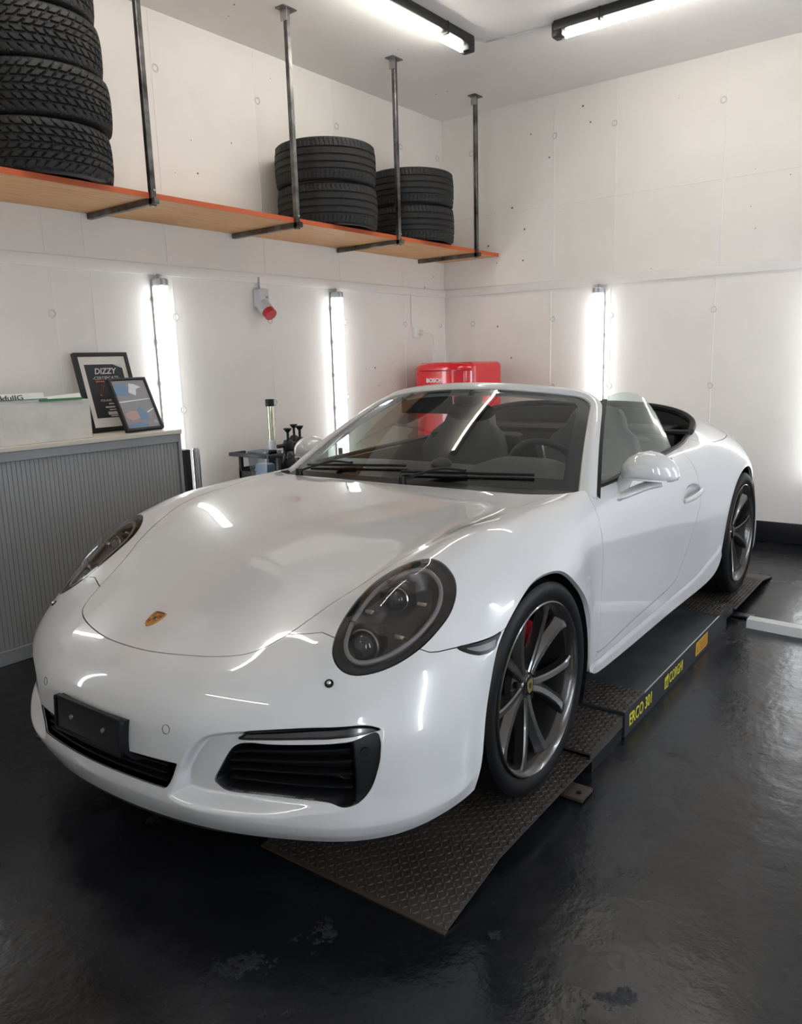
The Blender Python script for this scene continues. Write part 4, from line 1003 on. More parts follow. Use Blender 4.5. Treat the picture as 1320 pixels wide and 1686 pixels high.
def att(pc, k): return pc['A'][:, KEYS.index(k) if isinstance(k, str) else k]
def cutp(pc, *conds):
    """conds: (key, 'in'|'out', margin)"""
    for k, side, mg in conds:
        f = att(pc, k); pc = clip(pc, f+mg if side == 'in' else -f+mg)
    return pc
def offset(pc, d):
    q = dict(pc); q['V'] = pc['V']+pc['N']*(d[:, None] if np.ndim(d) else d); return q
def renorm(pc):
    V, T = pc['V'], pc['T']; fn = np.cross(V[T[:, 1]]-V[T[:, 0]], V[T[:, 2]]-V[T[:, 0]])
    N = np.zeros_like(V)
    for k in range(3): np.add.at(N, T[:, k], fn)
    N /= np.linalg.norm(N, axis=1, keepdims=True)+1e-12
    if (N*pc['N']).sum() < 0: N = -N
    q = dict(pc); q['N'] = N; return q
def flange(pc, depth=.012, skip_center=False, drop=None):
    """turn the free edges inwards: gives panels a thickness"""
    V, N, T = pc['V'], pc['N'], pc['T']
    E = np.concatenate([T[:, [0, 1]], T[:, [1, 2]], T[:, [2, 0]]]); S = np.sort(E, 1)
    key = S[:, 0].astype(np.int64)*len(V)+S[:, 1]; uq, inv, cnt = np.unique(key, return_inverse=True, return_counts=True)
    B = E[cnt[inv] == 1]
    if skip_center: B = B[~((np.abs(V[B[:, 0], 1]) < 1e-5) & (np.abs(V[B[:, 1], 1]) < 1e-5))]
    a, b = B[:, 0], B[:, 1]; n = len(B)
    if n == 0: return pc
    dv = -N*depth
    p0, p1 = V[a], V[b]; q0, q1 = V[a]+dv[a], V[b]+dv[b]
    fn = np.cross(p1-p0, N[a]); fn /= np.linalg.norm(fn, axis=1, keepdims=True)+1e-12
    # smooth the flange normals along the edge
    acc = np.zeros_like(V); np.add.at(acc, a, fn); np.add.at(acc, b, fn); acc /= np.linalg.norm(acc, axis=1, keepdims=True)+1e-12
    n0, n1 = acc[a], acc[b]
    base = len(V)
    NV = np.concatenate([p0, p1, q0, q1]); NN = np.concatenate([n0, n1, n0, n1])
    i0 = base+np.arange(n); i1 = i0+n; i2 = i0+2*n; i3 = i0+3*n
    NT = np.concatenate([np.stack([i0, i2, i1], 1), np.stack([i1, i2, i3], 1)])
    return dict(V=np.concatenate([V, NV]), N=np.concatenate([N, NN]), T=np.concatenate([T, NT]), A=np.concatenate([pc['A'], np.zeros((4*n, pc['A'].shape[1]))]))
def mirror(pc):
    q = dict(pc); q['V'] = pc['V']*[1, -1, 1]; q['N'] = pc['N']*[1, -1, 1]; q['T'] = pc['T'][:, ::-1]; return q
def join(*ps):
    V = []; N = []; T = []; A = []; k = 0
    for p in ps: V.append(p['V']); N.append(p['N']); T.append(p['T']+k); A.append(p['A']); k += len(p['V'])
    return dict(V=np.concatenate(V), N=np.concatenate(N), T=np.concatenate(T), A=np.concatenate(A))
def emit(name, pc, m, parent): return obj(name, me_np(name, pc['V'], pc['T'], pc['N']), m, parent)

car = empty('convertible_car', (0, 0, GZ), (0, 0, CAR_RZ))
tag(car, 'white two-seat convertible sports car with its roof down on the lift', 'car')
g = .0017
# hood
h = cutp(sheet(5, 13.6, 0, 5), ('hood', 'in', g))
h = flange(h, .014, True); hood = emit('hood', join(h, mirror(h)), M['white_paint'], car)
# front bumper skin
bp = cutp(sheet(0, 6.9), ('seam', 'in', g), ('hood', 'out', g), ('hl', 'out', g), ('intake', 'out', 0), ('strip', 'out', .0008), ('grille', 'out', 0), ('marker', 'out', .001))
bpf = flange(bp, .018, True); bumper = emit('front_bumper', join(bpf, mirror(bpf)), M['white_paint'], car)
for S, mir in ((1, lambda p: p), (-1, mirror)):
    fe = flange(cutp(sheet(5.3, 16), ('seam', 'out', g), ('doorf', 'in', g), ('hood', 'out', g), ('hl', 'out', g), ('marker', 'out', .001), ('open', 'out', 0)), .016)
    emit('fender', mir(fe), M['white_paint'], car)
    d = flange(cutp(sheet(13.5, 19.2, 3.8), ('door', 'in', g), ('open', 'out', 0), ('handle', 'out', 0)), .016); doo = emit('door', mir(d), M['white_paint'], car)
    if S == 1: door_near = doo
    else: door_far = doo
    q = flange(cutp(sheet(13.8), ('doorf', 'out', g), ('door', 'out', g), ('open', 'out', 0), ('lid', 'out', g), ('skirt', 'out', .0008)), .016)
    sk = cutp(sheet(14.8, 20.8, 7.8), ('doorf', 'out', g), ('skirt', 'in', .0008)); sk = offset(sk, .006*sstep(0, .02, -att(sk, 'skirt'))); emit('side_skirt', mir(renorm(flange(sk, .012))), M['white_paint'], car)
    emit('rear_quarter', mir(q), M['white_paint'], car)
    # side marker lamp
    mk = cutp(sheet(5, 6.6, 6.5), ('marker', 'in', .0005)); mk = offset(mk, .002); mko = emit('side_marker', mir(flange(mk, .012)), M['black_gloss'], car)
    mi = offset(cutp(sheet(5, 6.6, 6.5), ('marker', 'in', .009)), .003); emit('marker_lens', mir(mi), M['clear_ribbed'], mko)
    # strip lamp above the side intake
    sp = offset(cutp(sheet(2.6, 3.9, 2.5, 6), ('strip', 'in', .0015)), .003); so = emit('position_lamp', mir(flange(sp, .02)), M['black_gloss'], car)
    si = offset(cutp(sheet(2.6, 3.9, 2.5, 6), ('strip', 'in', .007)), .0045); emit('lamp_lens', mir(si), M['smoked'], so)
    # side intake: black duct with slats
    it = cutp(sheet(1.2, 3.7, 2.2, 5.8), ('intake', 'in', 0))
    vv = att(it, len(KEYS)+1); fin = -att(it, 'intake')
    deep = offset(it, -(.010+.075*sstep(0, .030, fin)*(1-sstep(4.93, 4.99, vv))))
    io = emit('side_intake', mir(renorm(flange(deep, -.010))), M['black_plastic'], car)
    for k in range(4):
        f_ = (k+.62)/4.45
        vs2 = np.linspace(2.72+.05*k*0, 4.96, 26); us2 = np.interp(vs2, [2.5, 3.1, 5.0], [2.55-.92*f_, 2.80-1.15*f_, 3.10-1.42*f_])
        uvp = np.stack([us2, vs2], 1); pts = ev_many(uvp); nn = nrm1(us2, vs2)
        pts = pts-nn*(.034+.004+.020*(1-np.interp(vs2, [2.7, 3.0], [0, 1])*0)[:, None]*np.ones((1, 3)))*np.interp(vs2, [2.7, 5.0], [1.15, .75])[:, None]
        V, F = sweep_vf(pts, [(-.016, -.0025), (.016, -.0025), (.016, .0025), (-.016, .0025)], up=(0, 0, 1))
        V = np.array(V)*[1, S, 1]; MB().raw(V, F).build('slat', M['black_plastic'], io)
    sc = nrm1([2.84], [5.2])[0]; c0 = ev1([2.84], [5.2])[0]
    MB().cyl(np.array(c0-sc*.016)*[1, S, 1], np.array(c0-sc*.004)*[1, S, 1], .011, n=20).build('parking_sensor', M['black_gloss'], io)
# central grille
gr = cutp(sheet(1.0, 2.6, 0, 2.5), ('grille', 'in', 0)); fin = -att(gr, 'grille')
grd = offset(gr, -(.004+.06*sstep(0, .03, fin))); grd = flange(grd, -.006, True)
gro = emit('centre_grille', renorm(join(grd, mirror(grd))), M['black_matte'], car)
for k in range(3):
    ys = np.linspace(-1.72, 1.72, 41); us2 = np.full(41, 1.58+.22*k)
    pts = ev_many(np.stack([us2, np.abs(ys)], 1)); pts[:, 1] *= np.sign(ys); nn = nrm1(us2, np.abs(ys)); nn[:, 1] *= np.sign(ys)
    V, F = sweep_vf(pts-nn*.022, [(-.014, -.003), (.014, -.003), (.014, .003), (-.014, .003)]); MB().raw(V, F).build('slat', M['black_plastic'], gro)
# black splitter lip under the bumper
vv = np.linspace(0, 5.2, 60); e0 = ev_many(np.stack([np.zeros(60), vv], 1))
in_ = np.array([-.06, 0, 0]); rows = []
for dz, k in ((.004, .010), (-.012, .006), (-.030, .03), (-.030, .16), (.01, .16)):
    rows.append(e0+[0, 0, dz*1.0]-np.stack([np.full(60, k), k*vv/5.2*.8, 0*vv], 1)*np.array([1, 1, 1]))
taper = np.interp(vv, [0, 2.2, 3.2, 5.2], [1, 1, .55, .2])
for r_, dz in zip(rows, (.004, -.012, -.030, -.030, .01)): r_[:, 2] = e0[:, 2]+(dz if dz > 0 else dz*taper)
Rw = np.array(rows); Rw = np.concatenate([Rw[:, ::-1]*[1, -1, 1], Rw[:, 1:]], 1); n2 = Rw.shape[1]
F = [(k*n2+i, k*n2+i+1, (k+1)*n2+i+1, (k+1)*n2+i) for k in range(4) for i in range(n2-1)]
MB().raw(Rw.reshape(-1, 3), F).build('splitter_lip', M['black_plastic'], car, angle=30)
# soft-top cover and decklid
ld = cutp(sheet(19, 26, 0, 6), ('lid', 'in', g), ('open', 'out', 0)); ld = flange(ld, .014, True); emit('roof_cover', join(ld, mirror(ld)), M['white_paint'], car)
# weather strip around the cockpit
def tube_uv(uv, r, name, m, off=0, parent=car, both=True, closed=False):
    P3 = ev_many(np.asarray(uv)); nn = nrm1(np.asarray(uv)[:, 0], np.asarray(uv)[:, 1]); P3 = P3+nn*off
    if both: P3 = np.concatenate([P3[::-1]*[1, -1, 1], P3[1:]])
    return MB().tube(P3, r, 8, closed).build(name, m, parent)
oe = OPEN_E[OPEN_E[:, 0] > 14.2]
tube_uv(oe, .012, 'weather_strip', M['black_plastic'], -.002)

# ------------------------------------------------------------------ headlights
def headlight(S):
    mir = (lambda p: p) if S == 1 else mirror
    e = empty('headlight', (0, 0, 0), parent=car)
    base = cutp(sheet(4.6, 9, 4, 7.2), ('hl', 'in', .0012)); fin = -att(base, 'hl')
    lens = offset(base, .001+.020*sstep(0, .13, fin)); lens = renorm(lens)
    emit('lens', mir(flange(lens, .006)), M['lens'], e)
    # black border band printed under the lens edge
    bd = clip(dict(base), fin-.016); emit('border', mir(offset(bd, -.004)), M['hl_black'], e)
    bowl = offset(base, -(.004+.072*sstep(.004, .060, fin))); emit('bowl', mir(renorm(bowl)), M['hl_dark'], e)
    # light guide ring: iso-curve of the outline moved inwards
    c = HL.mean(0)
    for sc, dp, rad, m_ in ((.78, .012, .0065, 'hl_guide'),):
        uv = c+(HL-c)*sc; P3 = ev_many(uv)-nrm1(uv[:, 0], uv[:, 1])*dp
        MB().tube(P3*[1, S, 1], rad, 6, True).build('light_guide', M[m_], e)
    def at(u, v, dp): return (ev1([u], [v])[0]-nrm1([u], [v])[0]*dp)*[1, S, 1]
    fw = np.array([.93, .18*S, .12]); fw /= np.linalg.norm(fw)
    # main projector low inside, second module above
    for (u, v, rad, dp, nm) in ((6.05, 5.02, .043, .038, 'projector'), (7.25, 5.25, .032, .036, 'high_beam_module')):
        p = at(u, v, dp)
        MB().cyl(p-fw*.055, p, rad, n=28).build(nm, M['hl_black'], e)
        MB().sphere(tuple(p-fw*.004), rad*.80, n=20).build('projector_lens', M['lens_glass'], e)
        MB().lathe([(rad*.98, -.002), (rad*1.06, .003), (rad*.98, .006)], n=28).build('bezel', M['hl_mid'], e, loc=tuple(p), rot=Vector(fw).to_track_quat('Z', 'Y').to_euler())
        # reflector brow
        up_ = np.array([0, 0, 1.0]); si_ = np.cross(fw, up_); si_ /= np.linalg.norm(si_)
        br = [(p+fw*(-.01)+up_*(rad*1.05)+si_*t*rad*1.3-fw*abs(t)*.02) for t in np.linspace(-1, 1, 9)]
        V, F = sweep_vf(br, [(-.018, -.012), (.016, .008), (.016, .011), (-.018, -.008)], up=tuple(fw)); MB().raw(V, F).build('reflector', M['hl_mid'], e)
    # four small daylight lamps
    for (u, v) in ((6.95, 4.80), (7.75, 5.25), (6.1, 5.75), (7.0, 5.95)):
        p = at(u, v, .030)
        MB().box((0, 0, 0), (.026, .030, .012), bev=.003, M=Matrix.Translation(p) @ Matrix.Rotation(R(-25), 4, 'Y')).build('daylight_lamp', M['hl_mid'], e)
    return e
headlight(1); headlight(-1)

# ------------------------------------------------------------------ small front fittings
def on_surf(u, v, S=1):
    p = ev1([u], [v])[0]*[1, S, 1]; n = nrm1([u], [v])[0]*[1, S, 1]; return p, n
for S in (1, -1):
    p, n = on_surf(4.955, 4.572, S)
    w_ = MB().cyl(p-n*.006, p+n*.0025, .0115, n=20).build('washer_cap', M['black_gloss'], car)
    MB().sphere(tuple(p+n*.004), .0062, n=12).build('nozzle', M['chrome'], w_)
    p, n = on_surf(3.034, 1.764, S)
    MB().lathe([(.0105, -.002), (.0112, .0008), (.0120, .0008), (.0125, -.002)], n=24).build('parking_sensor', M['black_plastic'], car, loc=tuple(p), rot=Vector(n).to_track_quat('Z', 'Y').to_euler())
# crest on the hood
p, n = on_surf(6.50, 0.0)
up_ = (ev1([6.6], [0.0])[0]-ev1([6.4], [0.0])[0]); up_ /= np.linalg.norm(up_)
MC = frame_M(p+n*.0005, tuple(np.cross(up_, n)), tuple(up_))
shield = [(0, -.034), (.010, -.029), (.019, -.018), (.0245, -.002), (.0255, .018), (.024, .027), (.012, .029), (0, .0315), (-.012, .029), (-.024, .027), (-.0255, .018), (-.0245, -.002), (-.019, -.018), (-.010, -.029)]
badge = empty('crest_badge', (0, 0, 0), parent=car)
MB().prism(shield, 0, .0030, M=MC).build('shield', M['gold'], badge, angle=30)
def bar(poly, m, z=.0032): MB().prism(poly, .0028, z, M=MC).build('crest_field', m, badge, smooth=False)
for k, cc in enumerate(('crest_red', 'crest_black', 'crest_red')):
    bar([(.003, .003+.006*k), (.022, .003+.006*k), (.022, .0065+.006*k), (.003, .0065+.006*k)][::1], M[cc])
    x0, x1 = -.018+.001*k, -.003
    bar([(x0, -.008-.006*k), (x1, -.008-.006*k), (x1, -.0045-.006*k), (x0-.0005, -.0045-.006*k)], M[cc])
bar([(-.005, -.006), (.005, -.006), (.006, .002), (.0055, .008), (-.0055, .008), (-.006, .002)], M['crest_yellow'], .0036)
bar([(-.003, -.004), (.001, -.004), (.003, .001), (.002, .0065), (-.002, .005)], M['crest_black'], .0040)
for k in range(3): bar([(-.021, .005+.006*k), (-.006, .007+.006*k), (-.006, .0085+.006*k), (-.021, .007+.006*k)], M['crest_black'])
for k in range(3): bar([(.005, -.006-.006*k), (.016-.002*k, -.008-.006*k), (.016-.002*k, -.0065-.006*k), (.005, -.0045-.006*k)], M['crest_black'])
text_obj('crest_field', 'PORSCHE', .0088, MC @ Matrix.Translation((0, .0245, .0033)), M['crest_black'], badge, depth=.0003)
# plate holder
ph2 = empty('plate_holder', (0, 0, 0), parent=car)
MH = Matrix.Translation((.957, 0, .388)) @ Matrix.Rotation(R(-4), 4, 'Y')
V, F = sweep_vf([(0, 0, 0), (.012, 0, 0)], rrect(.305, .092, .008), up=(0, 0, 1))
V = [MH @ Vector(v) for v in V]; MB().raw(V, F).build('plate', M['black_gloss'], ph2, angle=30)
V, F = sweep_vf([(.005, 0, 0), (.0155, 0, 0)], rrect(.316, .103, .012), up=(0, 0, 1))
fr_o = rrect(.316, .103, .012); fr_i = rrect(.302, .089, .007); nn = len(fr_o); V = []; F = []
for x in (.003, .016):
    for (y, z) in fr_o: V.append(MH @ Vector((x, y, z)))
    for (y, z) in fr_i: V.append(MH @ Vector((x, y, z)))
for i in range(nn):
    j = (i+1) % nn
    F += [(i, j, 2*nn+j, 2*nn+i), (nn+i, 3*nn+i, 3*nn+j, nn+j), (2*nn+i, 2*nn+j, 3*nn+j, 3*nn+i), (i, nn+i, nn+j, j)]
MB().raw(V, F).build('plate_frame', M['black_plastic'], ph2, angle=30)
MB().raw([MH @ Vector(v) for v in [(.0, -.13, -.04), (.0, .152, -.045), (.0, .155, .045), (.0, -.155, .045), (-.05, -.12, -.10), (-.05, .175, -.10), (-.03, .16, .045), (-.03, -.155, .045)]], [(0, 1, 2, 3), (4, 5, 6, 7), (0, 1, 5, 4), (1, 2, 6, 5), (2, 3, 7, 6), (3, 0, 4, 7)]).build('bracket', M['black_plastic'], ph2, smooth=False)
for y in (-.075, .075): MB().cyl(MH @ Vector((.010, y, .002)), MH @ Vector((.0165, y, .002)), .0075, .006, n=12).build('screw', M['alu'], ph2)

# ------------------------------------------------------------------ inner wheel houses, floor pan
for (x0, zc, rr) in ((0, .335, .372), (-2.45, .342, .382)):
    for S in (1, -1):
        a = np.linspace(R(-28), R(208), 30); V = []; F = []
        for yy in (.55, .872):
            for t in a: V.append((x0+rr*math.cos(t), yy*S, zc+rr*math.sin(t)))
        for i in range(29): F.append((i, i+1, 30+i+1, 30+i))
        V.append((x0, .55*S, zc-.15)); F += [(i, i+1, 60) for i in range(29)]
        MB().raw(V, F).build('wheel_arch_liner', M['black_matte'], car)
MB().box((-1.25, 0, .165), (2.0, 1.60, .03)).build('floor_pan', M['black_matte'], car)
MB().box((.55, 0, .20), (.35, 1.00, .02)).build('undertray', M['black_matte'], car)
MB().box((.0, 0, .30), (1.1, 1.06, .22)).build('undertray', M['black_matte'], car)
MB().box((-2.55, 0, .30), (1.5, 1.06, .24)).build('undertray', M['black_matte'], car)
MB().box((.02, 0, .52), (.50, 1.04, .26)).build('luggage_bay', M['black_matte'], car)
# ================================================================== WHEELS
def car_tyre(name, Ro, Wd):
    me = tyre_mesh(name, Ro, Wd, .262, 'summer', nt=360, ns=40)
    me.transform(Matrix.Rotation(R(-90), 4, 'X')); me.materials.clear(); me.materials.append(M['rubber_car']); return me
def spoke_mesh(side, yo):
    """one arm of a double spoke pointing along +x, outer face towards +y; side = +1/-1 about its pair axis"""
    V = []; F = []; n = 16
    rs = np.linspace(.038, .250, n)
    for i, r in enumerate(rs):
        t = (r-.038)/.212
        an = side*(R(2.5)+R(13.5)*t**.9)
        w = .0190+.003*t+.013*max(0, (t-.80)/.20)**2*1.0
        yf = yo-.040+.030*t**1.2
        dpt = .042-.010*t
        cx_, cz_ = r*math.cos(an), r*math.sin(an); tx, tz = -math.sin(an), math.cos(an)
        # ridge sits towards the outer side of the V; the inner flank slopes back
        for (a, d_) in ((-w*.95*side, -dpt), (-w*1.0*side, -.022), (-w*.10*side, -.0015), (w*.72*side, 0.0), (w*.95*side, -.004), (w*.9*side, -dpt)):
            V.append((cx_+tx*a, yf+d_, cz_+tz*a))
    m = 6
    for i in range(n-1):
        for j in range(m): F.append((i*m+j, (i+1)*m+j, (i+1)*m+(j+1) % m, i*m+(j+1) % m))
    F.append(tuple(range(m))); F.append(tuple((n-1)*m+j for j in range(m))[::-1])
    bm = MB().raw(V, F); o = bm.build('spoke', M['rim'], angle=32); me = o.data; bpy.data.objects.remove(o); return me
def build_wheel(name, x, S, zc, Ro, Wd, yflange, rot, caliper):
    w = empty(name, (x, 0, zc), parent=car)
    w['label'] = ('dark grey twin-spoke wheel')
    yt = yflange-Wd/2+.004
    t = obj('tyre', car_tyre('tyre', Ro, Wd), None, w, (0, yt*S, 0), (0, 0, 0 if S > 0 else math.pi))
    def put(o):
        if S < 0: o.rotation_euler = (o.rotation_euler[0], o.rotation_euler[1], o.rotation_euler[2])
        return o
    yf = yflange
    V, F = lathe_vf([(.252, yf-.24), (.240, yf-.22), (.236, yf-.10), (.243, yf-.045), (.249, yf-.022), (.255, yf-.012), (.2615, yf-.003), (.266, yf), (.2695, yf-.002), (.2705, yf-.010), (.262, yf-.020)], 96)
    V = np.array(V)[:, [0, 2, 1]]*[1, S, 1]; MB().raw(V, F).build('rim_barrel', M['rim_in'], w, angle=28)
    V, F = lathe_vf([(.2455, yf-.034), (.249, yf-.020), (.255, yf-.010), (.2615, yf-.001), (.266, yf+.002), (.2698, yf), (.2712, yf-.009)], 96)
    MB().raw(np.array(V)[:, [0, 2, 1]]*[1, S, 1], F).build('rim_lip', M['rim'], w, angle=28)
    for side in (1, -1):
        me = spoke_mesh(side, yf-.006)
        for k in range(5):
            a = rot+k*2*math.pi/5
            o = obj('spoke', me, None, w); o.rotation_euler = (0, -a, 0)
            if S < 0: o.scale = (1, -1, 1)
    V, F = lathe_vf([(.001, yf-.045), (.034, yf-.045), (.037, yf-.050), (.058, yf-.056), (.074, yf-.066), (.078, yf-.085), (.06, yf-.11)], 48)
    MB().raw(np.array(V)[:, [0, 2, 1]]*[1, S, 1], F).build('hub', M['rim'], w, angle=30)
    for k in range(5):
        a = rot+math.pi/5+k*2*math.pi/5; p = np.array([.060*math.cos(a), 0, .060*math.sin(a)])
        MB().cyl(p+[0, (yf-.075)*S, 0], p+[0, (yf-.050)*S, 0], .0105, n=12).build('wheel_bolt', M['black_matte'], w)
    cp = MB().lathe([(.001, .004), (.028, .003), (.033, 0), (.033, -.008)], n=32).build('hub_cap', M['black_gloss'], w, loc=(0, (yf-.044)*S, 0), rot=(R(-90)*S, 0, 0))
    MS = frame_M((0, (yf-.0395)*S, 0), (-S, 0, 0), (0, 0, 1))
    MB().prism([(a*.72, b*.72) for a, b in shield], 0, .0012, M=MS).build('cap_crest', M['crest_yellow'], w, smooth=False)
    MB().prism([(a*.30, b*.30) for a, b in shield], 0, .0018, M=MS).build('cap_crest', M['crest_black'], w, smooth=False)
    V, F = lathe_vf([(.075, yf-.125), (.175, yf-.125), (.175, yf-.155), (.075, yf-.155)], 64, True)
    MB().raw(np.array(V)[:, [0, 2, 1]]*[1, S, 1], F).build('brake_disc', M['disc'], w, angle=30)
    # caliper
    V = []; F = []; n = 18
    for i, a in enumerate(np.linspace(R(caliper[0]), R(caliper[1]), n)):
        ro = .205-.012*abs(i/(n-1)-.5)*2
        for (r, y) in ((.115, -.085), (ro-.02, -.080), (ro, -.095), (ro, -.19), (.115, -.19)): V.append((r*math.cos(a), (yf+y)*S, r*math.sin(a)))
    for i in range(n-1):
        for j in range(5): F.append((i*5+j, (i+1)*5+j, (i+1)*5+(j+1) % 5, i*5+(j+1) % 5))
    F.append((0, 1, 2, 3, 4)); F.append(tuple((n-1)*5+j for j in range(5)))
    MB().raw(V, F).build('brake_caliper', M['red'], w, angle=30)
    MB().cyl((0, (yf-.26)*S, 0), (0, (yf-.06)*S, 0), .05, n=20).build('axle', M['black_matte'], w)
    return w
build_wheel('front_wheel', 0, 1, .3410, .3365, .245, .880, R(-90), (95, 170))
build_wheel('front_wheel', 0, -1, .3410, .3365, .245, .880, R(-70), (95, 170))
build_wheel('rear_wheel', -2.45, 1, .3470, .3425, .285, .886, R(-98), (10, 85))
build_wheel('rear_wheel', -2.45, -1, .3470, .3425, .285, .886, R(-80), (10, 85))

# ================================================================== WINDSCREEN
def WS(s, t):
    a = abs(t)
    B = np.array([-.465-.165*a**2.2, .715*t, .872-.026*t*t]); T = np.array([-1.045-.115*t*t, .540*t, 1.200-.045*t*t])
    P = B+(T-B)*s
    k = 4*s*(1-s) if 0 < s < 1 else 0
    return P+np.array([.6, 0, .8])*.016*k
def WSN(s, t):
    e = 1e-3; n = np.cross(WS(s, t+e)-WS(s, t-e), WS(s+e, t)-WS(s-e, t)); n /= np.linalg.norm(n)
    return n if n[0] > 0 else -n
ws = empty('windscreen', (0, 0, 0), parent=car)
ns_, nt_ = 18, 40
V = []; F = []
for i in range(ns_+1):
    for j in range(nt_+1): V.append(WS(i/ns_*1.02-.01, -1.02+2.04*j/nt_))
for i in range(ns_):
    for j in range(nt_): F.append((i*(nt_+1)+j, i*(nt_+1)+j+1, (i+1)*(nt_+1)+j+1, (i+1)*(nt_+1)+j))
gl = obj('glass', me_new('glass', V, F, True), M['glass'], ws)
def ring_path(n=90, inset=0.0, ins_top=None, base=-.06):
    """path around the screen edge in (s,t), from the near base over the header to the far base"""
    it = inset if ins_top is None else ins_top
    t1 = 1-inset; s1 = 1-it; cs, ct = .13, .13
    half = [(base+(s1-cs-base)*k, t1) for k in np.linspace(0, 1, 22)]
    half += [(s1-cs+cs*math.sin(a), t1-ct+ct*math.cos(a)) for a in np.linspace(0, math.pi/2, 12)[1:]]
    half += [(s1, (t1-ct)*(1-k)) for k in np.linspace(0, 1, 14)[1:]]
    return half+[(s, -t) for s, t in half[::-1][1:]]
inner = ring_path()
def outer_of(s, t, k):
    """move outwards from the glass edge by fraction k of the frame width"""
    ws_ = np.clip((s-.80)/.20, 0, 1); wt = np.clip((abs(t)-.80)/.20, 0, 1)
    L = math.hypot(ws_*.9, wt) or 1
    return s+k*.080*(ws_*.9/L if ws_ > 0 else 0), t+math.copysign(k*(.088)*wt/L, t)
V = []; m = 9
prof_k = [0, .06, .30, .65, .93, 1.0, .92, .5, .02]; prof_h = [-.002, .006, .012, .012, .004, -.012, -.034, -.042, -.034]
for (s, t) in inner:
    for k, h_ in zip(prof_k, prof_h):
        s2, t2 = outer_of(s, t, k); V.append(WS(s2, t2)+WSN(min(s2, .999), np.clip(t2, -1, 1))*h_)
F = [(i*m+j, (i+1)*m+j, (i+1)*m+(j+1) % m, i*m+(j+1) % m) for i in range(len(inner)-1) for j in range(m)]
F += [tuple(range(m)), tuple((len(inner)-1)*m+j for j in range(m))]
MB().raw(V, F).build('frame', M['white_paint'], ws, angle=40)
# black printed border
ri = ring_path(inset=.075, ins_top=.045, base=.09)
V = []; F = []
full_o = inner+[(-.03, t) for t in np.linspace(-1, 1, 40)]; full_i = ri+[(.09+.0*abs(t), t) for t in np.linspace(-.925, .925, 40)]
no = len(full_o)
for a in (full_o, full_i):
    for (s, t) in a: V.append(WS(s, t)-WSN(np.clip(s, .01, .99), np.clip(t, -.99, .99))*.003)
for i in range(no): F.append((i, (i+1) % no, no+(i+1) % no, no+i))
MB().raw(V, F).build('black_border', M['frit'], ws)
# cowl panel between hood and glass
V = []; F = []; hr = ev_many(np.concatenate([HOODR, HOODR[:0]])); yy = np.linspace(0, .70, 30)
hy = np.interp(yy, hr[::-1, 1], hr[::-1, 0]); hz = np.interp(yy, hr[::-1, 1], hr[::-1, 2])
ya = np.concatenate([-yy[::-1], yy[1:]]); hx = np.concatenate([hy[::-1], hy[1:]]); hz2 = np.concatenate([hz[::-1], hz[1:]]); n = len(ya)
for k in range(5):
    f_ = k/4
    for i in range(n):
        t = ya[i]/.715; b = WS(-.01, t)
        p = np.array([hx[i]+.03, ya[i], hz2[i]-.022])*(1-f_)+b*f_; p[2] -= .010*math.sin(math.pi*f_); V.append(p)
for k in range(4):
    for i in range(n-1): F.append((k*n+i, k*n+i+1, (k+1)*n+i+1, (k+1)*n+i))
MB().raw(V, F).build('cowl', M['black_plastic'], car)
def wiper(y0, y1, yp):
    e = empty('wiper', (0, 0, 0), parent=car)
    ys = np.linspace(y0, y1, 24); pts = []
    for k, y in enumerate(ys):
        s_ = .035+.055*(k/23); t = y/.715
        pts.append(WS(s_, t)+WSN(.05, t)*.012)
    MB().tube(pts, .006, 6).build('blade', M['black_plastic'], e)
    arm = [np.array([-.425, yp, .872]), np.array([-.45, yp+(y1-yp)*.12, .893]), pts[8]+[.01, 0, .016], pts[12]+[.0, 0, .010]]
    V, F = sweep_vf(crom(arm, 6), [(-.011, -.004), (.011, -.004), (.009, .005), (-.009, .005)]); MB().raw(V, F).build('arm', M['black_plastic'], e)
    MB().cyl((-.425, yp, .845), (-.425, yp, .884), .018, .014, n=16).build('pivot', M['black_plastic'], e)
wiper(-.60, .02, -.50); wiper(.02, .56, .06)

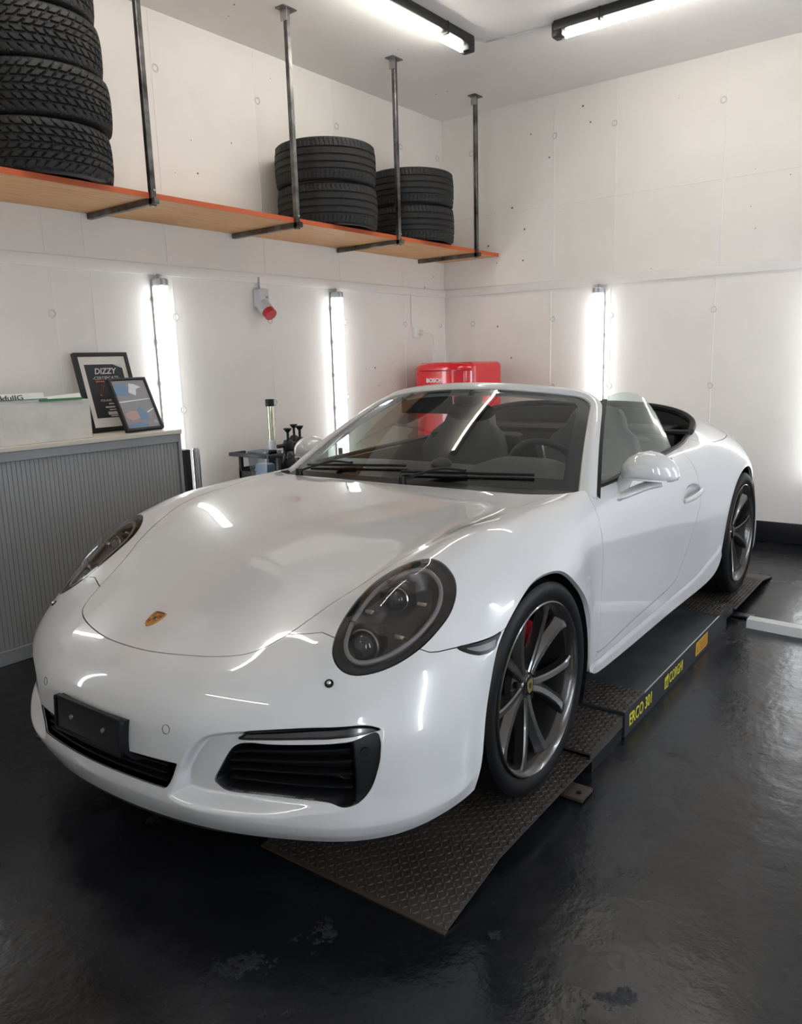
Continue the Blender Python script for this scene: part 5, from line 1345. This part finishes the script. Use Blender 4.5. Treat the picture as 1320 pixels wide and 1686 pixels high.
# ------------------------------------------------------------------ side windows
def side_window(S):
    bot = crom([(-.705, .742, .845), (-.95, .742, .848), (-1.25, .738, .862), (-1.52, .732, .872), (-1.70, .724, .878)], 8)
    top = crom([(-.74, .732, .872), (-.93, .666, .995), (-1.10, .606, 1.100), (-1.21, .580, 1.146), (-1.32, .584, 1.166), (-1.44, .598, 1.166), (-1.56, .618, 1.140), (-1.635, .640, 1.085), (-1.668, .668, 1.02), (-1.70, .722, .885)], 8)
    def res(P, n):
        d = np.r_[0, np.cumsum(np.linalg.norm(np.diff(P, axis=0), axis=1))]; return np.stack([np.interp(np.linspace(0, d[-1], n), d, P[:, k]) for k in range(3)], 1)
    n = 44; b = res(bot, n); t = res(top, n); V = []; F = []; m = 9
    # match by x so that the ruling is near vertical
    for off in (0, -.004):
        for i in range(n):
            for k in range(m):
                f_ = k/(m-1); p = b[i]*(1-f_)+t[i]*f_; p = p+np.array([0, .010*4*f_*(1-f_)*(np.linalg.norm(t[i]-b[i])/.3)**2+off, 0]); V.append(p*[1, S, 1])
    N_ = n*m
    for i in range(n-1):
        for k in range(m-1):
            q = (i*m+k, (i+1)*m+k, (i+1)*m+k+1, i*m+k+1); F.append(q); F.append(tuple(N_+c for c in q[::-1]))
        F.append((i*m+m-1, (i+1)*m+m-1, N_+(i+1)*m+m-1, N_+i*m+m-1))
    o = MB().raw(V, F).build('side_window', M['side_glass'], car, angle=60)
    # black pillar seal
    pp = [WS(s, 1.075*1)+np.array([-.012, .004, -.010]) for s in np.linspace(-.02, 1.0, 16)]
    V, F = sweep_vf(np.array(pp)*[1, S, 1], [(-.012, -.012), (.012, -.012), (.012, .012), (-.012, .012)]); MB().raw(V, F).build('pillar_seal', M['black_plastic'], car)
side_window(1); side_window(-1)

# ------------------------------------------------------------------ door mirrors
def door_mirror(S):
    e = empty('door_mirror', (0, 0, 0), parent=car)
    st = [(0.778, -0.915, 0.883, 0.02, 0.02), (0.7862, -0.913, 0.886, 0.046, 0.04), (0.8106, -0.911, 0.892, 0.066, 0.056), (0.8412, -0.913, 0.897, 0.078, 0.066), (0.8769, -0.916, 0.899, 0.083, 0.071), (0.9126, -0.921, 0.896, 0.081, 0.067), (0.9432, -0.928, 0.89, 0.072, 0.058), (0.9667, -0.935, 0.883, 0.056, 0.044), (0.982, -0.941, 0.877, 0.034, 0.026), (0.9871, -0.943, 0.875, 0.01, 0.008)]
    V = []; F = []; n = 40
    for (y, x, z, a, b) in st:
        for k in range(n):
            c, s_ = math.cos(2*math.pi*k/n), math.sin(2*math.pi*k/n)
            X_ = math.copysign(abs(c)**(.95 if c > 0 else .55), c)*a*(1.0 if c > 0 else .55); Z_ = math.copysign(abs(s_)**.85, s_)*b*(1.0 if s_ > 0 else .66)
            V.append((x+X_, y*S, z+Z_))
    for i in range(len(st)-1):
        for k in range(n): F.append((i*n+k, i*n+(k+1) % n, (i+1)*n+(k+1) % n, (i+1)*n+k))
    F.append(tuple(range(n))); F.append(tuple((len(st)-1)*n+k for k in range(n))[::-1])
    MB().raw(V, F).build('housing', M['white_paint'], e, angle=60)
    def arm(pts, w, h):
        P3 = crom(pts, 8); V, F = sweep_vf(P3*[1, S, 1], [(a*w/2, b*h/2) for a, b in [(math.cos(q), math.sin(q)) for q in np.linspace(0, 2*math.pi, 16, endpoint=False)]], up=(0, 0, 1)); MB().raw(V, F).build('arm', M['white_paint'], e, angle=60)
    arm([(-.835, .778, .797), (-.850, .800, .802), (-.880, .835, .818), (-.905, .875, .836), (-.925, .925, .850)], .085, .030)
    arm([(-.842, .778, .797), (-.875, .785, .825), (-.900, .795, .860), (-.912, .810, .885)], .062, .028)
    MB().sphere((-.838, .786*S, .795), .038, (1.35, .5, .55), n=20).build('base', M['white_paint'], e)
    V, F = sweep_vf(crom([(-.875, .80, .862), (-.842, .86, .868), (-.845, .91, .866), (-.880, .96, .860)], 6)*[1, S, 1], [(-.004, -.003), (.004, -.003), (.004, .003), (-.004, .003)]); MB().raw(V, F).build('seam', M['white_light'], e)
    MB().box((-.962, .880*S, .900), (.006, .15, .085), bev=.002).build('mirror_glass', M['chrome'], e)
    return e
door_mirror(1); door_mirror(-1)
# door handles: cup and pull
for S, mir, dr in ((1, lambda p: p, door_near), (-1, mirror, door_far)):
    hb = cutp(sheet(17.6, 19.3, 6.4, 7.4), ('handle', 'in', 0)); fin = -att(hb, 'handle')
    emit('handle_cup', mir(renorm(offset(hb, -.018*sstep(0, .016, fin)))), M['white_paint'], dr)
    us = np.linspace(18.06, 18.92, 16); vs3 = np.linspace(7.02, 6.99, 16); pts = ev_many(np.stack([us, vs3], 1))+nrm1(us, vs3)*(.004+.016*np.sin(np.linspace(.15, math.pi-.15, 16)))[:, None]
    V, F = sweep_vf(pts*[1, S, 1], [(a*.007, b*.016) for a, b in [(math.cos(q), math.sin(q)) for q in np.linspace(0, 2*math.pi, 14, endpoint=False)]], scale=.45+.55*np.sin(np.linspace(.25, math.pi-.25, 16)))
    MB().raw(V, F).build('handle_pull', M['white_paint'], dr, angle=60)

# ================================================================== INTERIOR
tubc = OPEN_E[OPEN_E[:, 0] > 13.2]; P3 = ev_many(tubc); P3 = P3[::2]
rows = [P3+[0, 0, -.004], P3*[1, .975, 1]+[0, 0, -.05], P3*[1, .955, 1]*[1, 1, 0]+[0, 0, .62], P3*[.985, .93, 0]+[0, 0, .30], P3*[.97, .5, 0]+[-.02, 0, .21]]
nR = len(P3); V = np.concatenate(rows); F = [(k*nR+i, k*nR+i+1, (k+1)*nR+i+1, (k+1)*nR+i) for k in range(4) for i in range(nR-1)]
for S in (1, -1): MB().raw(V*[1, S, 1], F).build('cabin_lining', M['interior_dark'], car, angle=50)
MB().box((-1.35, 0, .20), (1.7, 1.2, .03)).build('cabin_floor', M['interior_dark'], car)
MB().box((-2.02, 0, .60), (.08, 1.30, .66), bev=.03).build('rear_bulkhead', M['interior_dark'], car)
MB().box((-2.12, 0, .93), (.24, 1.20, .05), bev=.02).build('rear_shelf', M['interior_dark'], car)
# dashboard
secs = [(-.55, .836), (-.62, .858), (-.74, .876), (-.86, .880), (-.95, .868), (-.985, .835), (-.97, .77), (-.93, .68), (-.90, .55), (-.70, .50), (-.55, .60)]
V = []; F = []; m = len(secs); ys = np.linspace(-.69, .69, 41)
for y in ys:
    sh_ = -.13*(abs(y)/.69)**2.2*.6
    hump = .048*math.exp(-((y-.36)/.17)**4)
    for j, (x, z) in enumerate(secs):
        k = 1.0 if j in (2, 3, 4) else (.5 if j in (1, 5) else 0)
        V.append((x+sh_*(1 if j < 5 else .5), y, z+hump*k-.02*(abs(y)/.69)**3))
for i in range(len(ys)-1):
    for j in range(m): F.append((i*m+j, (i+1)*m+j, (i+1)*m+(j+1) % m, i*m+(j+1) % m))
MB().raw(V, F).build('dashboard', M['interior'], car, angle=60)
MB().sphere((-.80, 0, .885), .05, (1, .9, .55), n=20).build('dash_clock', M['interior'], car)
MB().box((-1.10, 0, .48), (.62, .22, .34), bev=.04).build('centre_console', M['interior_dark'], car)
sw = empty('steering_wheel', (-1.075, .37, .815), (0, R(-66), 0), parent=car)
V, F = lathe_vf([(.178+.0145*math.cos(a), .0145*math.sin(a)) for a in np.linspace(0, 2*math.pi, 14, endpoint=False)], 56, True)
MB().raw(V, F).build('rim', M['interior'], sw, angle=80)
MB().lathe([(.001, .012), (.05, .010), (.065, -.005), (.05, -.03), (.001, -.04)], n=28).build('hub', M['interior'], sw)
for a in (0, 180, 90): MB().box((0, .115, -.004), (.034, .12, .014), bev=.004, M=Matrix.Rotation(R(a-90), 4, 'Z')).build('spoke', M['alu'], sw)
MB().cyl((0, 0, -.03), (0, 0, -.20), .035, n=20).build('column', M['interior_dark'], sw)
def seat(y, label=None):
    e = empty('seat', (-1.46, y, -.065), parent=car)
    def loft(sec, name, m_):
        V = []; F = []; n = 28
        for (x, z, w, d, ang) in sec:
            for k in range(n):
                c, s_ = math.cos(2*math.pi*k/n), math.sin(2*math.pi*k/n)
                a = math.copysign(abs(c)**.5, c)*w/2; b = math.copysign(abs(s_)**.6, s_)*d/2
                b += .045*(abs(a)/(w/2))**2.5*(1 if b > 0 else .3)*(w/.5)      # wrap-around bolsters
                V.append((x+b*math.cos(ang), a, z+b*math.sin(ang)))
        for i in range(len(sec)-1):
            for k in range(n): F.append((i*n+k, i*n+(k+1) % n, (i+1)*n+(k+1) % n, (i+1)*n+k))
        F.append(tuple(range(n))); F.append(tuple((len(sec)-1)*n+k for k in range(n))[::-1])
        return MB().raw(V, F).build(name, m_, e, angle=60)
    loft([(.02, .36, .40, .10, .25), (-.01, .42, .50, .15, .25), (-.06, .60, .53, .14, .22), (-.11, .78, .54, .13, .22), (-.155, .92, .50, .125, .22), (-.185, 1.00, .42, .12, .22), (-.20, 1.05, .30, .11, .22), (-.215, 1.10, .27, .10, .2), (-.225, 1.135, .22, .085, .2), (-.228, 1.150, .12, .05, .2)], 'backrest', M['interior'])
    loft([(-.05, .40, .10, .20, 1.57), (0.0, .40, .46, .20, 1.57), (.20, .39, .52, .20, 1.57), (.42, .40, .50, .19, 1.57), (.50, .39, .42, .14, 1.57), (.52, .38, .2, .06, 1.57)], 'cushion', M['interior'])
    MB().box((-.165, 0, 1.075), (.004, .12, .05), bev=.001).build('headrest_panel', M['interior_dark'], e)
    return e
seat(.365); seat(-.365)
for y in (-.36, .36):
    MB().box((-1.90, y, .72), (.12, .40, .40), bev=.05).build('rear_seat_back', M['interior_dark'], car)
# rear-view mirror and sun visors
rm = empty('rear_view_mirror', (0, 0, 0), parent=car)
MB().sphere((-1.03, .012, 1.098), .1, (.28, 1.30, .46), n=24).build('mirror_shell', M['black_plastic'], rm)
MB().box((-1.015, .01, 1.150), (.07, .13, .045), bev=.02).build('sensor_cover', M['interior_dark'], rm)
MB().cyl((-1.03, .01, 1.11), (-1.045, .01, 1.185), .012, n=12).build('stem', M['black_plastic'], rm)
MB().box((-1.135, -.30, 1.120), (.015, .30, .085), bev=.006).build('sun_visor', M['interior_dark'], car)
# roof roll cover edge behind the seats
tube_uv(OPEN_E[(OPEN_E[:, 0] > 20.0)], .018, 'cockpit_edge', M['black_plastic'], .006)
